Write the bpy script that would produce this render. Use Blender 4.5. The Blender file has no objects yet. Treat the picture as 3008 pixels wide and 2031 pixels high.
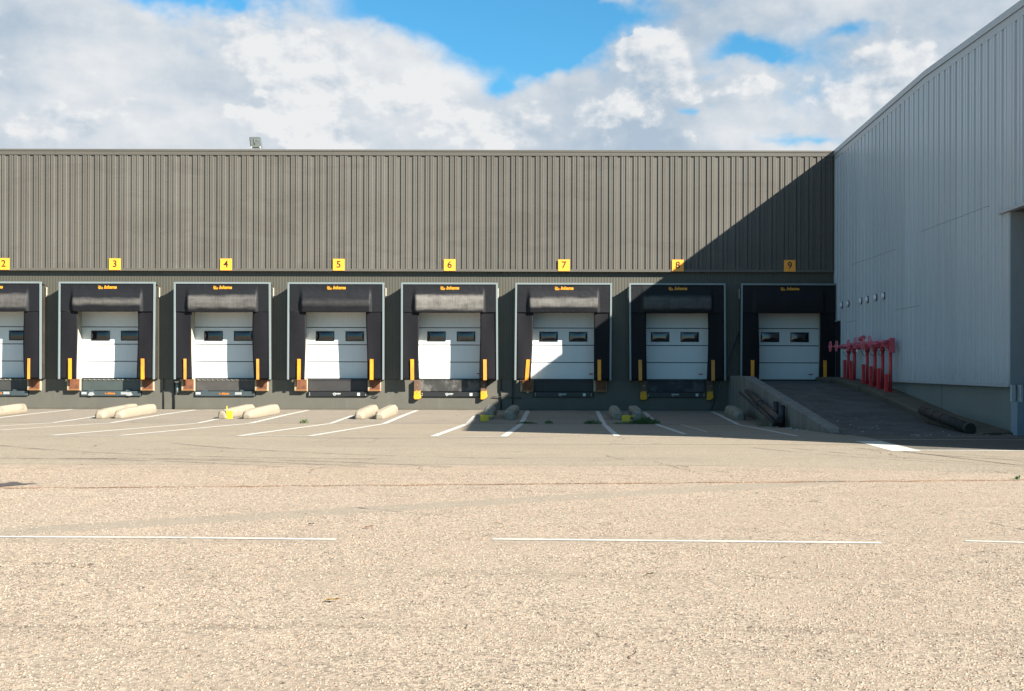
import bpy, bmesh, math, random
from mathutils import Vector, Matrix, noise as mnoise
random.seed(7)
R = math.radians
S = bpy.context.scene
COL = S.collection

# ------------------------------------------------------------------ camera
CAM_Z = 1.54
cd = bpy.data.cameras.new("camera"); cam = bpy.data.objects.new("camera", cd); COL.objects.link(cam)
cd.sensor_width = 36.0; cd.lens = 3444 / 3008 * 36.0
cd.shift_x = -151 / 3008; cd.shift_y = 63.5 / 3008
cd.clip_start = 0.1; cd.clip_end = 3000
cam.matrix_world = Matrix.Translation((0, 0, CAM_Z)) @ Matrix.Rotation(R(90), 4, 'X') @ Matrix.Rotation(0.0024, 4, 'Z')
S.camera = cam
# ------------------------------------------------------------------ light
SUN = Vector((1.313, -0.906, 1.0)).normalized()
sl = bpy.data.lights.new("sun", 'SUN'); sl.energy = 5.0; sl.angle = R(0.5); sl.color = (1.0, 0.94, 0.83)
so = bpy.data.objects.new("sun", sl); COL.objects.link(so); so.location = (30, -30, 40)
so.rotation_euler = SUN.to_track_quat('Z', 'Y').to_euler()
S.view_settings.view_transform = 'Standard'; S.view_settings.look = 'None'
S.view_settings.exposure = 1.9; S.view_settings.gamma = 1.0
S.view_settings.use_curve_mapping = False


# ------------------------------------------------------------------ node helper
class NT:
    def __init__(s, tree):
        s.t = tree; s.n = tree.nodes; s.l = tree.links
    def put(s, sock, v):
        if isinstance(v, bpy.types.NodeSocket): s.l.new(v, sock)
        elif v is not None:
            if sock.type == 'RGBA' and not hasattr(v, '__len__'): v = (v, v, v, 1)
            if sock.type == 'RGBA' and len(v) == 3: v = (*v, 1)
            sock.default_value = v
    def m(s, op, a, b=None, c=None, clamp=False):
        n = s.n.new('ShaderNodeMath'); n.operation = op; n.use_clamp = clamp
        s.put(n.inputs[0], a)
        if b is not None: s.put(n.inputs[1], b)
        if c is not None: s.put(n.inputs[2], c)
        return n.outputs[0]
    def add(s, a, b): return s.m('ADD', a, b)
    def sub(s, a, b): return s.m('SUBTRACT', a, b)
    def mul(s, a, b): return s.m('MULTIPLY', a, b)
    def sm(s, v, lo, hi, a=0.0, b=1.0):
        n = s.n.new('ShaderNodeMapRange'); n.interpolation_type = 'SMOOTHSTEP'
        s.put(n.inputs[0], v); s.put(n.inputs[1], lo); s.put(n.inputs[2], hi); s.put(n.inputs[3], a); s.put(n.inputs[4], b)
        return n.outputs[0]
    def mix(s, f, a, b, mode='MIX'):
        n = s.n.new('ShaderNodeMix'); n.data_type = 'RGBA'; n.blend_type = mode; n.clamp_factor = True
        s.put(n.inputs['Factor'], f); s.put(n.inputs[6], a); s.put(n.inputs[7], b)
        return n.outputs[2]
    def noise(s, vec, scale, detail=3, rough=0.55, dist=0.0):
        n = s.n.new('ShaderNodeTexNoise'); s.put(n.inputs['Vector'], vec)
        n.inputs['Scale'].default_value = scale; n.inputs['Detail'].default_value = detail
        n.inputs['Roughness'].default_value = rough; n.inputs['Distortion'].default_value = dist
        return n.outputs[0]
    def vor(s, vec, scale, feature='F1', out=0):
        n = s.n.new('ShaderNodeTexVoronoi'); n.feature = feature; s.put(n.inputs['Vector'], vec); n.inputs['Scale'].default_value = scale
        return n.outputs[out]
    def sep(s, v):
        n = s.n.new('ShaderNodeSeparateXYZ'); s.put(n.inputs[0], v); return n.outputs
    def com(s, x, y, z):
        n = s.n.new('ShaderNodeCombineXYZ'); s.put(n.inputs[0], x); s.put(n.inputs[1], y); s.put(n.inputs[2], z); return n.outputs[0]
    def scale(s, v, sc):
        n = s.n.new('ShaderNodeVectorMath'); n.operation = 'MULTIPLY'; s.put(n.inputs[0], v); n.inputs[1].default_value = sc; return n.outputs[0]
    def vadd(s, v, w):
        n = s.n.new('ShaderNodeVectorMath'); n.operation = 'ADD'; s.put(n.inputs[0], v); s.put(n.inputs[1], w); return n.outputs[0]
    def pos(s): return s.n.new('ShaderNodeNewGeometry').outputs['Position']
    def obj(s): return s.n.new('ShaderNodeTexCoord').outputs['Object']
    def rnd(s): return s.n.new('ShaderNodeObjectInfo').outputs['Random']
    def bump(s, h, strength=0.3, dist=0.01):
        n = s.n.new('ShaderNodeBump'); s.put(n.inputs['Height'], h); n.inputs['Strength'].default_value = strength
        n.inputs['Distance'].default_value = dist; return n.outputs[0]


def mat(name, fn=None, color=(.5, .5, .5), rough=.6, metal=0.0, spec=.5, **kw):
    m = bpy.data.materials.new(name); m.use_nodes = True
    t = NT(m.node_tree); b = m.node_tree.nodes['Principled BSDF']
    b.inputs['Base Color'].default_value = (*color, 1); b.inputs['Roughness'].default_value = rough
    b.inputs['Metallic'].default_value = metal; b.inputs['Specular IOR Level'].default_value = spec
    if fn: fn(t, b)
    return m


def speckle(color, amt=.25, scale=8, rough=.7, dirt=None, dscale=1.2, bump=0.15, **kw):
    """painted or cast surface: base colour with fine mottling and larger dirt patches"""
    def fn(t, b):
        p = t.pos()
        n = t.noise(p, scale, 5, .6)
        c = t.mix(n, tuple(x * (1 - amt) for x in color), tuple(min(1, x * (1 + amt)) for x in color))
        if dirt:
            d = t.sm(t.noise(t.scale(p, (1, 1, .35)), dscale, 5, .65), .45, .72)
            c = t.mix(t.mul(d, .7), c, dirt)
        t.put(b.inputs['Base Color'], c)
        if bump: t.put(b.inputs['Normal'], t.bump(t.noise(p, scale * 4, 3), bump, .004))
    return fn


# ------------------------------------------------------------------ world: sky with cumulus cover
W = bpy.data.worlds.new("World"); S.world = W; W.use_nodes = True
W.cycles.sampling_method = 'MANUAL'; W.cycles.sample_map_resolution = 256
wt = NT(W.node_tree)
for n in list(wt.n): wt.n.remove(n)
sky = wt.n.new('ShaderNodeTexSky'); sky.sky_type = 'NISHITA'; sky.sun_disc = False
sky.sun_elevation = math.asin(SUN.z); sky.sun_rotation = R(124.6)
sky.air_density = 1.0; sky.dust_density = 0.6; sky.ozone_density = 2.5
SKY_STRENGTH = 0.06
d = wt.n.new('ShaderNodeTexCoord').outputs['Generated']
dx, dy, dz = wt.sep(d)[0:3]
u = wt.m('ARCTAN2', dx, dy)
v = wt.m('ARCTANGENT', wt.m('DIVIDE', dz, wt.m('SQRT', wt.add(wt.mul(dx, dx), wt.mul(dy, dy)))))
uv = wt.com(u, wt.mul(v, 1.35), 0.0)
wv = wt.n.new('ShaderNodeTexNoise'); wt.put(wv.inputs['Vector'], uv); wv.inputs['Scale'].default_value = 12; wv.inputs['Detail'].default_value = 4; wv.inputs['Roughness'].default_value = .6
us = wt.sep(wt.vadd(wt.com(u, v, 0.0), wt.scale(wt.vadd(wv.outputs['Color'], (-.5, -.5, -.5)), (.06, .05, 0))))
def PXU(x): return math.atan((x - 1655) / 3444)
def PXV(y): return math.atan((1079 - y) / 3444)
def blobs(L):
    t = None
    for (x, y, rx, ry, k) in L:
        p = wt.m('MULTIPLY_ADD', us[0], 3444 / rx, -PXU(x) * 3444 / rx); q = wt.m('MULTIPLY_ADD', us[1], 3444 / ry, -PXV(y) * 3444 / ry)
        e = wt.m('EXPONENT', wt.mul(wt.m('MULTIPLY_ADD', p, p, wt.mul(q, q)), -1.0))
        t = wt.mul(e, k) if t is None else wt.m('MULTIPLY_ADD', e, k, t)
    return t
fb = wt.noise(uv, 12, 7, .57)
fb2 = wt.noise(wt.vadd(uv, (.006, .011, 0)), 12, 7, .57)
lowv = wt.noise(wt.vadd(uv, (3.1, 1.7, .3)), 5.0, 4, .55, .3)
rel = wt.sub(fb, fb2)
# blue openings in the cloud cover
holes = blobs([(1230, -20, 200, 60, 1.5), (1400, 60, 190, 80, 1.3), (1570, 150, 170, 90, 1.5), (1660, 30, 240, 60, 1.2), (560, 5, 230, 66, 1.7), (2420, 130, 330, 100, .36), (2190, 150, 120, 30, .72), (2520, 105, 90, 24, .5),
               (2040, 318, 60, 22, .7), (2330, 425, 190, 20, .4), (1040, 60, 110, 50, .45), (2110, 215, 80, 22, .35), (1480, 258, 50, 24, .7)])
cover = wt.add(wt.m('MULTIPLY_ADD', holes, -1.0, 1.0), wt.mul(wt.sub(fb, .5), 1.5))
cover = wt.sub(cover, wt.m('MAXIMUM', wt.mul(wt.sm(v, .34, .70), .42), wt.mul(wt.sm(wt.m('ABSOLUTE', u), .8, 1.5), .66)))  # unseen cloud cover set thinner overhead and behind, to tune the shade light
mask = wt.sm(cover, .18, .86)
lum = wt.add(wt.add(.48, wt.mul(rel, 1.6)), wt.mul(wt.sub(lowv, .5), 2.3))
lum = wt.add(lum, blobs([(540, 250, 140, 80, -.45), (120, 170, 190, 50, -.3), (2020, 60, 120, 50, -.3), (2400, 20, 220, 50, .5), (350, 410, 330, 60, .4), (1180, 380, 200, 60, -.1), (60, 60, 260, 60, .15)]))
# nearer cumulus heads with crisp sunlit tops
P = blobs([(740, 150, 190, 75, .85), (860, 200, 170, 110, .7), (880, 340, 90, 75, 1.0), (760, 400, 110, 55, .8), (990, 420, 120, 50, .85), (1890, 110, 120, 105, .95), (1960, 200, 150, 80, .6), (1830, 330, 150, 90, .65),
           (1450, 370, 190, 80, .75), (1180, 270, 190, 60, .6), (2330, 270, 190, 90, .7), (2600, 250, 200, 130, .7), (120, 420, 200, 70, .7), (-60, 260, 150, 90, .6)])
P = wt.add(wt.m('MULTIPLY_ADD', holes, -.75, P), wt.mul(wt.sub(fb, .5), 2.1))
pm = wt.sm(P, .36, .58)
bot = blobs([(880, 360, 200, 80, .28)])
lp = wt.add(wt.add(.84, wt.mul(rel, 5.5)), wt.add(wt.mul(wt.sub(lowv, .5), 1.1), bot))
lum = wt.add(wt.mul(lum, wt.sub(1.0, pm)), wt.mul(lp, pm))
mask = wt.m('MAXIMUM', mask, wt.mul(pm, .97))
lumc = wt.m('MINIMUM', wt.m('MAXIMUM', lum, 0.0), 1.0)
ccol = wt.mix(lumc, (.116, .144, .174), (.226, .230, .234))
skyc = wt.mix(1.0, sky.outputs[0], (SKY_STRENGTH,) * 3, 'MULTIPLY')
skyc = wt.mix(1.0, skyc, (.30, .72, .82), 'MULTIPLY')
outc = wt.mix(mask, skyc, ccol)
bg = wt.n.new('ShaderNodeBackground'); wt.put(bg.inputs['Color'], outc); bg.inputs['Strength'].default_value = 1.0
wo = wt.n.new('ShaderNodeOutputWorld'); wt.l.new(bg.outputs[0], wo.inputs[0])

# ------------------------------------------------------------------ mesh helpers
def mb(): return bmesh.new()
def box(b, x0, x1, y0, y1, z0, z1, mi=0):
    vs = [b.verts.new(p) for p in ((x0, y0, z0), (x1, y0, z0), (x1, y1, z0), (x0, y1, z0), (x0, y0, z1), (x1, y0, z1), (x1, y1, z1), (x0, y1, z1))]
    for f in ((0, 1, 5, 4), (1, 2, 6, 5), (2, 3, 7, 6), (3, 0, 4, 7), (4, 5, 6, 7), (3, 2, 1, 0)):
        fc = b.faces.new([vs[i] for i in f]); fc.material_index = mi
    return vs
def tube(b, p0, p1, r, seg=12, r1=None, cap=True):
    p0, p1 = Vector(p0), Vector(p1); r1 = r if r1 is None else r1
    q = (p1 - p0).to_track_quat('Z', 'Y'); A, B = [], []
    for i in range(seg):
        a = 2 * math.pi * i / seg; o = Vector((math.cos(a), math.sin(a), 0))
        A.append(b.verts.new(p0 + q @ (o * r))); B.append(b.verts.new(p1 + q @ (o * r1)))
    for i in range(seg):
        j = (i + 1) % seg; f = b.faces.new((A[i], A[j], B[j], B[i])); f.smooth = True
    if cap: b.faces.new(list(reversed(A))); b.faces.new(B)
def path_tube(b, pts, r, seg=8):
    for i in range(len(pts) - 1): tube(b, pts[i], pts[i + 1], r, seg)
def torus(b, c, axis, R0, r, seg=28, sub=8):
    q = Vector(axis).to_track_quat('Z', 'Y'); c = Vector(c); rings = []
    for i in range(seg):
        a = 2 * math.pi * i / seg; ring = []
        for j in range(sub):
            t = 2 * math.pi * j / sub
            p = Vector(((R0 + r * math.cos(t)) * math.cos(a), (R0 + r * math.cos(t)) * math.sin(a), r * math.sin(t)))
            ring.append(b.verts.new(c + q @ p))
        rings.append(ring)
    for i in range(seg):
        for j in range(sub):
            f = b.faces.new((rings[i][j], rings[(i + 1) % seg][j], rings[(i + 1) % seg][(j + 1) % sub], rings[i][(j + 1) % sub])); f.smooth = True
def grid(b, fn, nu, nv, smooth=True):
    V = [[b.verts.new(fn(i / nu, j / nv)) for j in range(nv + 1)] for i in range(nu + 1)]
    for i in range(nu):
        for j in range(nv):
            f = b.faces.new((V[i][j], V[i + 1][j], V[i + 1][j + 1], V[i][j + 1])); f.smooth = smooth
    return V
def prism(b, pts, axis, a0, a1):
    """polygon pts (2-D) extruded along axis 'x' or 'y' or 'z' from a0 to a1"""
    def P(p, a): return {'x': (a, p[0], p[1]), 'y': (p[0], a, p[1]), 'z': (p[0], p[1], a)}[axis]
    A = [b.verts.new(P(p, a0)) for p in pts]; B = [b.verts.new(P(p, a1)) for p in pts]; n = len(pts)
    for i in range(n): b.faces.new((A[i], A[(i + 1) % n], B[(i + 1) % n], B[i]))
    b.faces.new(list(reversed(A))); b.faces.new(B)
def build(name, b, mats, parent=None, loc=None, bevel=0, solid=0, label=None, recalc=True):
    if recalc: bmesh.ops.recalc_face_normals(b, faces=b.faces)
    me = bpy.data.meshes.new(name); b.to_mesh(me); b.free()
    for m in (mats if isinstance(mats, (list, tuple)) else [mats]): me.materials.append(m)
    o = bpy.data.objects.new(name, me); COL.objects.link(o)
    if loc: o.location = loc
    if parent: o.parent = parent
    if label: o['label'] = label
    if solid: md = o.modifiers.new('solid', 'SOLIDIFY'); md.thickness = solid; md.offset = 0
    if bevel: md = o.modifiers.new('bevel', 'BEVEL'); md.width = bevel; md.segments = 2; md.limit_method = 'ANGLE'; md.angle_limit = R(35)
    return o
def thing(name, label, cat, loc=(0, 0, 0), group=None, rz=0):
    o = bpy.data.objects.new(name, None); COL.objects.link(o); o.location = loc; o.rotation_euler.z = rz
    o.empty_display_size = .2
    o['label'] = label; o['category'] = cat
    if group: o['group'] = group
    return o
def tag(o, label, cat, group=None):
    o['label'] = label; o['category'] = cat
    if group: o['group'] = group
    return o
def struct(name, b, m, **k):
    o = build(name, b, m, **k); o['kind'] = 'structure'; return o
def text_mesh(s, size, shear=0.0, offset=0.0, extrude=0.002, spacing=1.0, ax='CENTER'):
    c = bpy.data.curves.new('t', 'FONT'); c.body = s; c.size = size; c.shear = shear; c.offset = offset; c.extrude = extrude
    c.align_x = ax; c.align_y = 'CENTER'; c.space_character = spacing; c.resolution_u = 6
    o = bpy.data.objects.new('t', c); COL.objects.link(o)
    me = bpy.data.meshes.new_from_object(o.evaluated_get(bpy.context.evaluated_depsgraph_get()))
    bpy.data.objects.remove(o); bpy.data.curves.remove(c)
    me.transform(Matrix.Rotation(R(90), 4, 'X'))      # stands in the x-z plane facing -y
    return me
def text(name, s, size, m, parent, loc, **k):
    me = text_mesh(s, size, **k); me.materials.clear(); me.materials.append(m)
    o = bpy.data.objects.new(name, me); COL.objects.link(o); o.location = loc; o.parent = parent; return o


# ------------------------------------------------------------------ ground
PROF = [(-400, .12), (19.0, .12), (23.7, .135), (33.5, -.09), (38, -.03), (42, 0.0), (400, 0.0)]
def gz(y):
    for (a, za), (b_, zb) in zip(PROF, PROF[1:]):
        if y <= b_: return za + (zb - za) * (y - a) / (b_ - a)
    return 0.0
def ground_fn(t, b):
    p = t.pos(); x, y, z = t.sep(p)[0:3]
    wob = t.mul(t.sub(t.noise(p, .35, 3), .5), .5)
    yy = t.add(y, wob)
    # zones: old pale apron by the dock, worn band, coarse warm asphalt nearest
    tonal = t.noise(p, .22, 5, .6)
    tone2 = t.noise(t.scale(p, (.35, 1.6, 1)), .5, 5, .62)
    coarse = t.mix(tonal, (.212, .165, .124), (.272, .224, .174))
    coarse = t.mix(t.mul(t.sm(tone2, .42, .7), .5), coarse, (.225, .180, .136))
    pink = t.mul(t.mul(t.sm(yy, 13.8, 14.6), t.sm(yy, 17.8, 16.8)), t.sm(x, 3.0, -3.0, .15, .6))
    coarse = t.mix(pink, coarse, (.245, .190, .140))
    fine = t.mix(tone2, (.180, .150, .114), (.236, .198, .151))
    edge = t.add(16.9, t.mul(t.sm(x, 2.0, 7.0), -1.2))
    zf = t.sm(t.add(y, t.mul(wob, .35)), t.sub(edge, .05), t.add(edge, .05))
    base = t.mix(zf, coarse, fine)
    apron = t.mix(t.noise(t.scale(p, (.3, 1.4, 1)), 1.0, 5, .65), (.148, .127, .102), (.218, .186, .147))
    base = t.mix(t.sm(y, 33.49, 33.52), base, apron)
    # darker newer asphalt strip at the ramp foot
    dk = t.mul(t.mul(t.sm(x, 6.1, 6.2), t.sm(y, 20.25, 20.32)), t.sm(y, 25.8, 25.5))
    base = t.mix(t.mul(dk, .8), base, (.060, .057, .052))
    # patched trench, smoother and greyer, running across on the diagonal
    dd = t.sub(y, t.add(12.75, t.mul(x, .566)))
    tr = t.mul(t.sm(t.m('ABSOLUTE', t.add(dd, t.mul(wob, .25))), .34, .26), t.sm(x, 4.6, 2.4))
    # aggregate grain
    st = t.vor(p, 62, out=1); sr = t.sep(st)[0]
    dist = t.vor(p, 62)
    peb = t.noise(p, 150, 3, .7)
    grain = t.add(t.mul(t.sub(sr, .5), .62), t.mul(t.sub(peb, .5), .9))
    pn = t.noise(t.scale(p, (1, .6, 1)), 50, 2, .6); gaps = t.m('MAXIMUM', t.mul(t.sm(pn, .60, .66), t.sm(t.noise(p, 7, 3), .42, .6)), t.mul(t.sm(t.noise(t.scale(p, (1, .6, 1)), 30, 3, .6), .62, .68), .95))
    gs = t.sm(y, 16.0, 18.0, 1.0, .38)
    gs = t.mul(gs, t.sub(1.0, t.mul(tr, .6)))
    patchy = t.noise(p, .9, 4, .6)
    gs = t.mul(gs, t.sm(patchy, .3, .65, .55, 1.15))
    ms = t.add(t.mul(t.sub(t.noise(t.scale(p, (1, .65, 1)), 24, 7, .85), .5), 2.1), t.mul(t.sub(t.noise(p, 3.2, 6, .7), .5), .45))
    val = t.add(1.0, t.mul(t.add(grain, ms), t.add(.1, gs)))
    base = t.mix(t.mul(tr, .55), base, (.190, .165, .130))
    base = t.mix(1.0, base, t.com(val, val, val), 'MULTIPLY')
    base = t.mix(t.mul(t.mul(gaps, gs), .85), base, (.050, .040, .030))
    # tyre scuffs / oil darkening, long streaks in front of the doors
    sc = t.sm(t.noise(t.scale(p, (.22, 1.7, 1)), .8, 6, .68, .6), .54, .74)
    base = t.mix(t.mul(sc, t.sm(y, 12, 20, .14, .42)), base, (.085, .076, .064))
    oil = t.mul(t.sm(t.noise(p, .55, 5, .7, .4), .60, .72), t.sm(t.noise(p, 9, 4, .7), .3, .6)); base = t.mix(t.mul(oil, .30), base, (.075, .066, .055))
    seam_ = t.mul(t.sm(t.m('ABSOLUTE', t.sub(t.add(y, t.mul(wob, .25)), 6.35)), .16, .02), t.sm(t.noise(t.scale(p, (.6, 4, 1)), 2.0, 4, .7), .42, .6)); base = t.mix(t.mul(seam_, .35), base, (.070, .055, .042))
    seam2 = t.mul(t.sm(t.m('ABSOLUTE', t.sub(t.add(y, t.mul(wob, .4)), 8.05)), .22, .03), t.sm(t.noise(t.scale(p, (.4, 3, 1)), 1.7, 4, .7), .45, .62)); base = t.mix(t.mul(seam2, .22), base, (.075, .065, .052))
    # joints and cracks
    def line(yv, w, amp, sc_, x0=-500, x1=500, k=.8, sk=0.0):
        n = t.mul(t.sub(t.noise(t.scale(p, (1, 0, 0)), sc_, 4, .6), .5), amp)
        a = t.sm(t.m('ABSOLUTE', t.sub(t.sub(t.add(y, n), t.mul(x, sk)), yv)), w, w * .4)
        return t.mul(t.mul(t.mul(a, t.sm(x, x0, x0 + .3)), t.sm(x, x1, x1 - .3)), k)
    cr = line(33.5, .06, .02, .5, k=.85)
    cr = t.m('MAXIMUM', cr, line(21.5, .045, .05, .3, -2.2, 6.0, .8))
    cr = t.m('MAXIMUM', cr, line(17.0, .04, .5, .35, -9, 2.6, .35))
    cr = t.m('MAXIMUM', cr, line(14.3, .045, .30, 1.3, -20, 30, t.sm(t.noise(p, 1.6, 4, .7), .38, .52), .105))
    jx = t.mul(t.sub(t.noise(p, 3.0, 6, .75), .5), .55)
    vc = t.vor(t.vadd(p, t.com(t.add(t.mul(wob, 1.2), jx), t.mul(jx, -1.4), 0)), .30, 'DISTANCE_TO_EDGE')
    frag = t.mul(t.sm(t.noise(p, .35, 2), .50, .60), t.sm(t.noise(p, 5, 3, .7), .45, .55))
    cr = t.m('MAXIMUM', cr, t.mul(t.mul(t.sm(vc, .006, .0015), frag), .75))
    cr2 = t.m('ABSOLUTE', t.sub(x, t.add(5.75, t.mul(t.sub(20.0, y), .32))))
    cr = t.m('MAXIMUM', cr, t.mul(t.mul(t.sm(cr2, .05, .015), t.sm(y, 20.2, 20.0)), t.sm(y, 17.0, 17.4)))
    base = t.mix(cr, base, (.035, .028, .022))
    base = t.mix(t.mul(line(14.24, .065, .30, 1.3, -20, 30, 1.0, .105), t.sm(t.noise(p, 1.3, 5, .75), .40, .55)), base, (.075, .045, .028))
    rust = t.mul(line(14.3, .17, .30, 1.3, -20, 30, 1.0, .105), t.sm(t.noise(p, 1.0, 4, .7), .34, .62, .05, .45))
    base = t.mix(rust, base, (.25, .135, .070))
    # moss and dirt gathered against the foot of the wall
    moss = t.mul(t.sm(t.add(y, t.mul(t.noise(p, 3, 3), .8)), 41.8, 42.3), t.sm(t.noise(p, 1.5, 3), .35, .6))
    base = t.mix(t.mul(moss, .6), base, (.06, .05, .030))
    # scattered dark spots
    sp = t.vor(p, .8)
    base = t.mix(t.mul(t.sm(sp, .035, .02), .6), base, (.04, .034, .028))
    t.put(b.inputs['Base Color'], base)
    b.inputs['Roughness'].default_value = .9; b.inputs['Specular IOR Level'].default_value = .25
    h = t.add(t.mul(sr, .5), t.mul(t.noise(p, 55, 4, .7), 1.2))
    h = t.sub(h, t.mul(cr, 2.0))
    t.put(b.inputs['Normal'], t.bump(h, .7, .010))
M_ground = mat('asphalt', ground_fn)
b = mb()
ys = [-300, -60, 0] + [2 + i * .5 for i in range(90)] + [60, 300]
xs = [-300, -60, -30] + list(range(-28, 20, 2)) + [30, 60, 300]
V = [[b.verts.new((x, y, gz(y))) for y in ys] for x in xs]
for i in range(len(xs) - 1):
    for j in range(len(ys) - 1): b.faces.new((V[i][j], V[i + 1][j], V[i + 1][j + 1], V[i][j + 1]))
struct('ground', b, M_ground)

# painted road markings
def paint_fn(t, b):
    p = t.pos()
    w = t.add(t.mul(t.noise(p, 16, 5, .7), .65), t.mul(t.noise(p, 1.6, 3), .5))
    c = t.mix(t.noise(p, 5, 4), (.30, .285, .255), (.46, .44, .40))
    t.put(b.inputs['Base Color'], c); b.inputs['Roughness'].default_value = .8
    tr = t.n.new('ShaderNodeBsdfTransparent'); mx = t.n.new('ShaderNodeMixShader')
    t.put(mx.inputs[0], t.sm(w, .66, .78)); t.l.new(b.outputs[0], mx.inputs[1]); t.l.new(tr.outputs[0], mx.inputs[2])
    out = [n for n in t.n if n.type == 'OUTPUT_MATERIAL'][0]; t.l.new(mx.outputs[0], out.inputs[0])
M_paint = mat('road_paint', paint_fn)
def marking(pts, w, lift=.004, name='road_marking'):
    """ribbon through world (x, y) points lying on the ground"""
    b = mb(); P = []
    for (x0, y0), (x1, y1) in zip(pts, pts[1:]):
        n = max(1, int(abs(y1 - y0) / .5) + 1)
        for i in range(n): P.append(Vector((x0 + (x1 - x0) * i / n, y0 + (y1 - y0) * i / n)))
    P.append(Vector(pts[-1])); rows = []
    for i, p in enumerate(P):
        tdir = (P[min(i + 1, len(P) - 1)] - P[max(i - 1, 0)]).normalized(); nrm = Vector((-tdir.y, tdir.x)) * w / 2
        a, c = p + nrm, p - nrm
        rows.append((b.verts.new((a.x, a.y, gz(a.y) + lift)), b.verts.new((c.x, c.y, gz(c.y) + lift))))
    for r0, r1 in zip(rows, rows[1:]): b.faces.new((r0[0], r0[1], r1[1], r1[0]))
    o = struct(name, b, M_paint, recalc=False)
    return o
PAIRS = [(-18.9, -17.3, 24.2), (-14.6, -12.95, 24.0), (-10.45, -8.95, 23.7), (-6.66, -5.12, 23.7), (-2.74, -1.2, 23.7)]
for (xl, xr, ye) in PAIRS:
    marking([(xl - .1, 37.6), (xl, 33.55)], .12); marking([(xl, 33.45), (xl + .12, ye)], .15)
    marking([(xr - .05, 41.4), (xr, 33.55)], .15); marking([(xr, 33.45), (xr, ye)], .14)
    marking([(xl + .06, ye), (xr + .06, ye)], .10)
marking([(1.19, 41.4), (1.16, 33.55)], .14); marking([(1.16, 33.45), (1.1, 23.9)], .13)
marking([(2.8, 40.6), (2.68, 33.55)], .14); marking([(2.66, 33.45), (2.62, 25.2)], .12)
marking([(3.35, 33.4), (3.3, 27)], .05); marking([(5.2, 40.9), (5.0, 33.55)], .14)
marking([(4.98, 33.45), (4.85, 24.3)], .11); marking([(1.2, 23.7), (3.2, 23.65)], .05)
marking([(-8, 9.78), (-3.26, 9.70), (-1.86, 9.62)], .075); marking([(-.58, 9.66), (2.58, 9.50)], .078); marking([(3.30, 9.62), (3.95, 9.50), (5, 9.45)], .06)
marking([(5.60, 23.1), (14, 22.75)], .07); marking([(6.1, 20.2), (9, 20.05), (14, 20.0)], .12)
marking([(5.85, 22.5), (5.85, 19.95)], .5); marking([(6.6, 24.2), (7.6, 24.1)], .05); marking([(7.9, 24.4), (9.3, 24.0)], .09)
marking([(7.4, 24.9), (8.9, 24.6)], .05)
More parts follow.
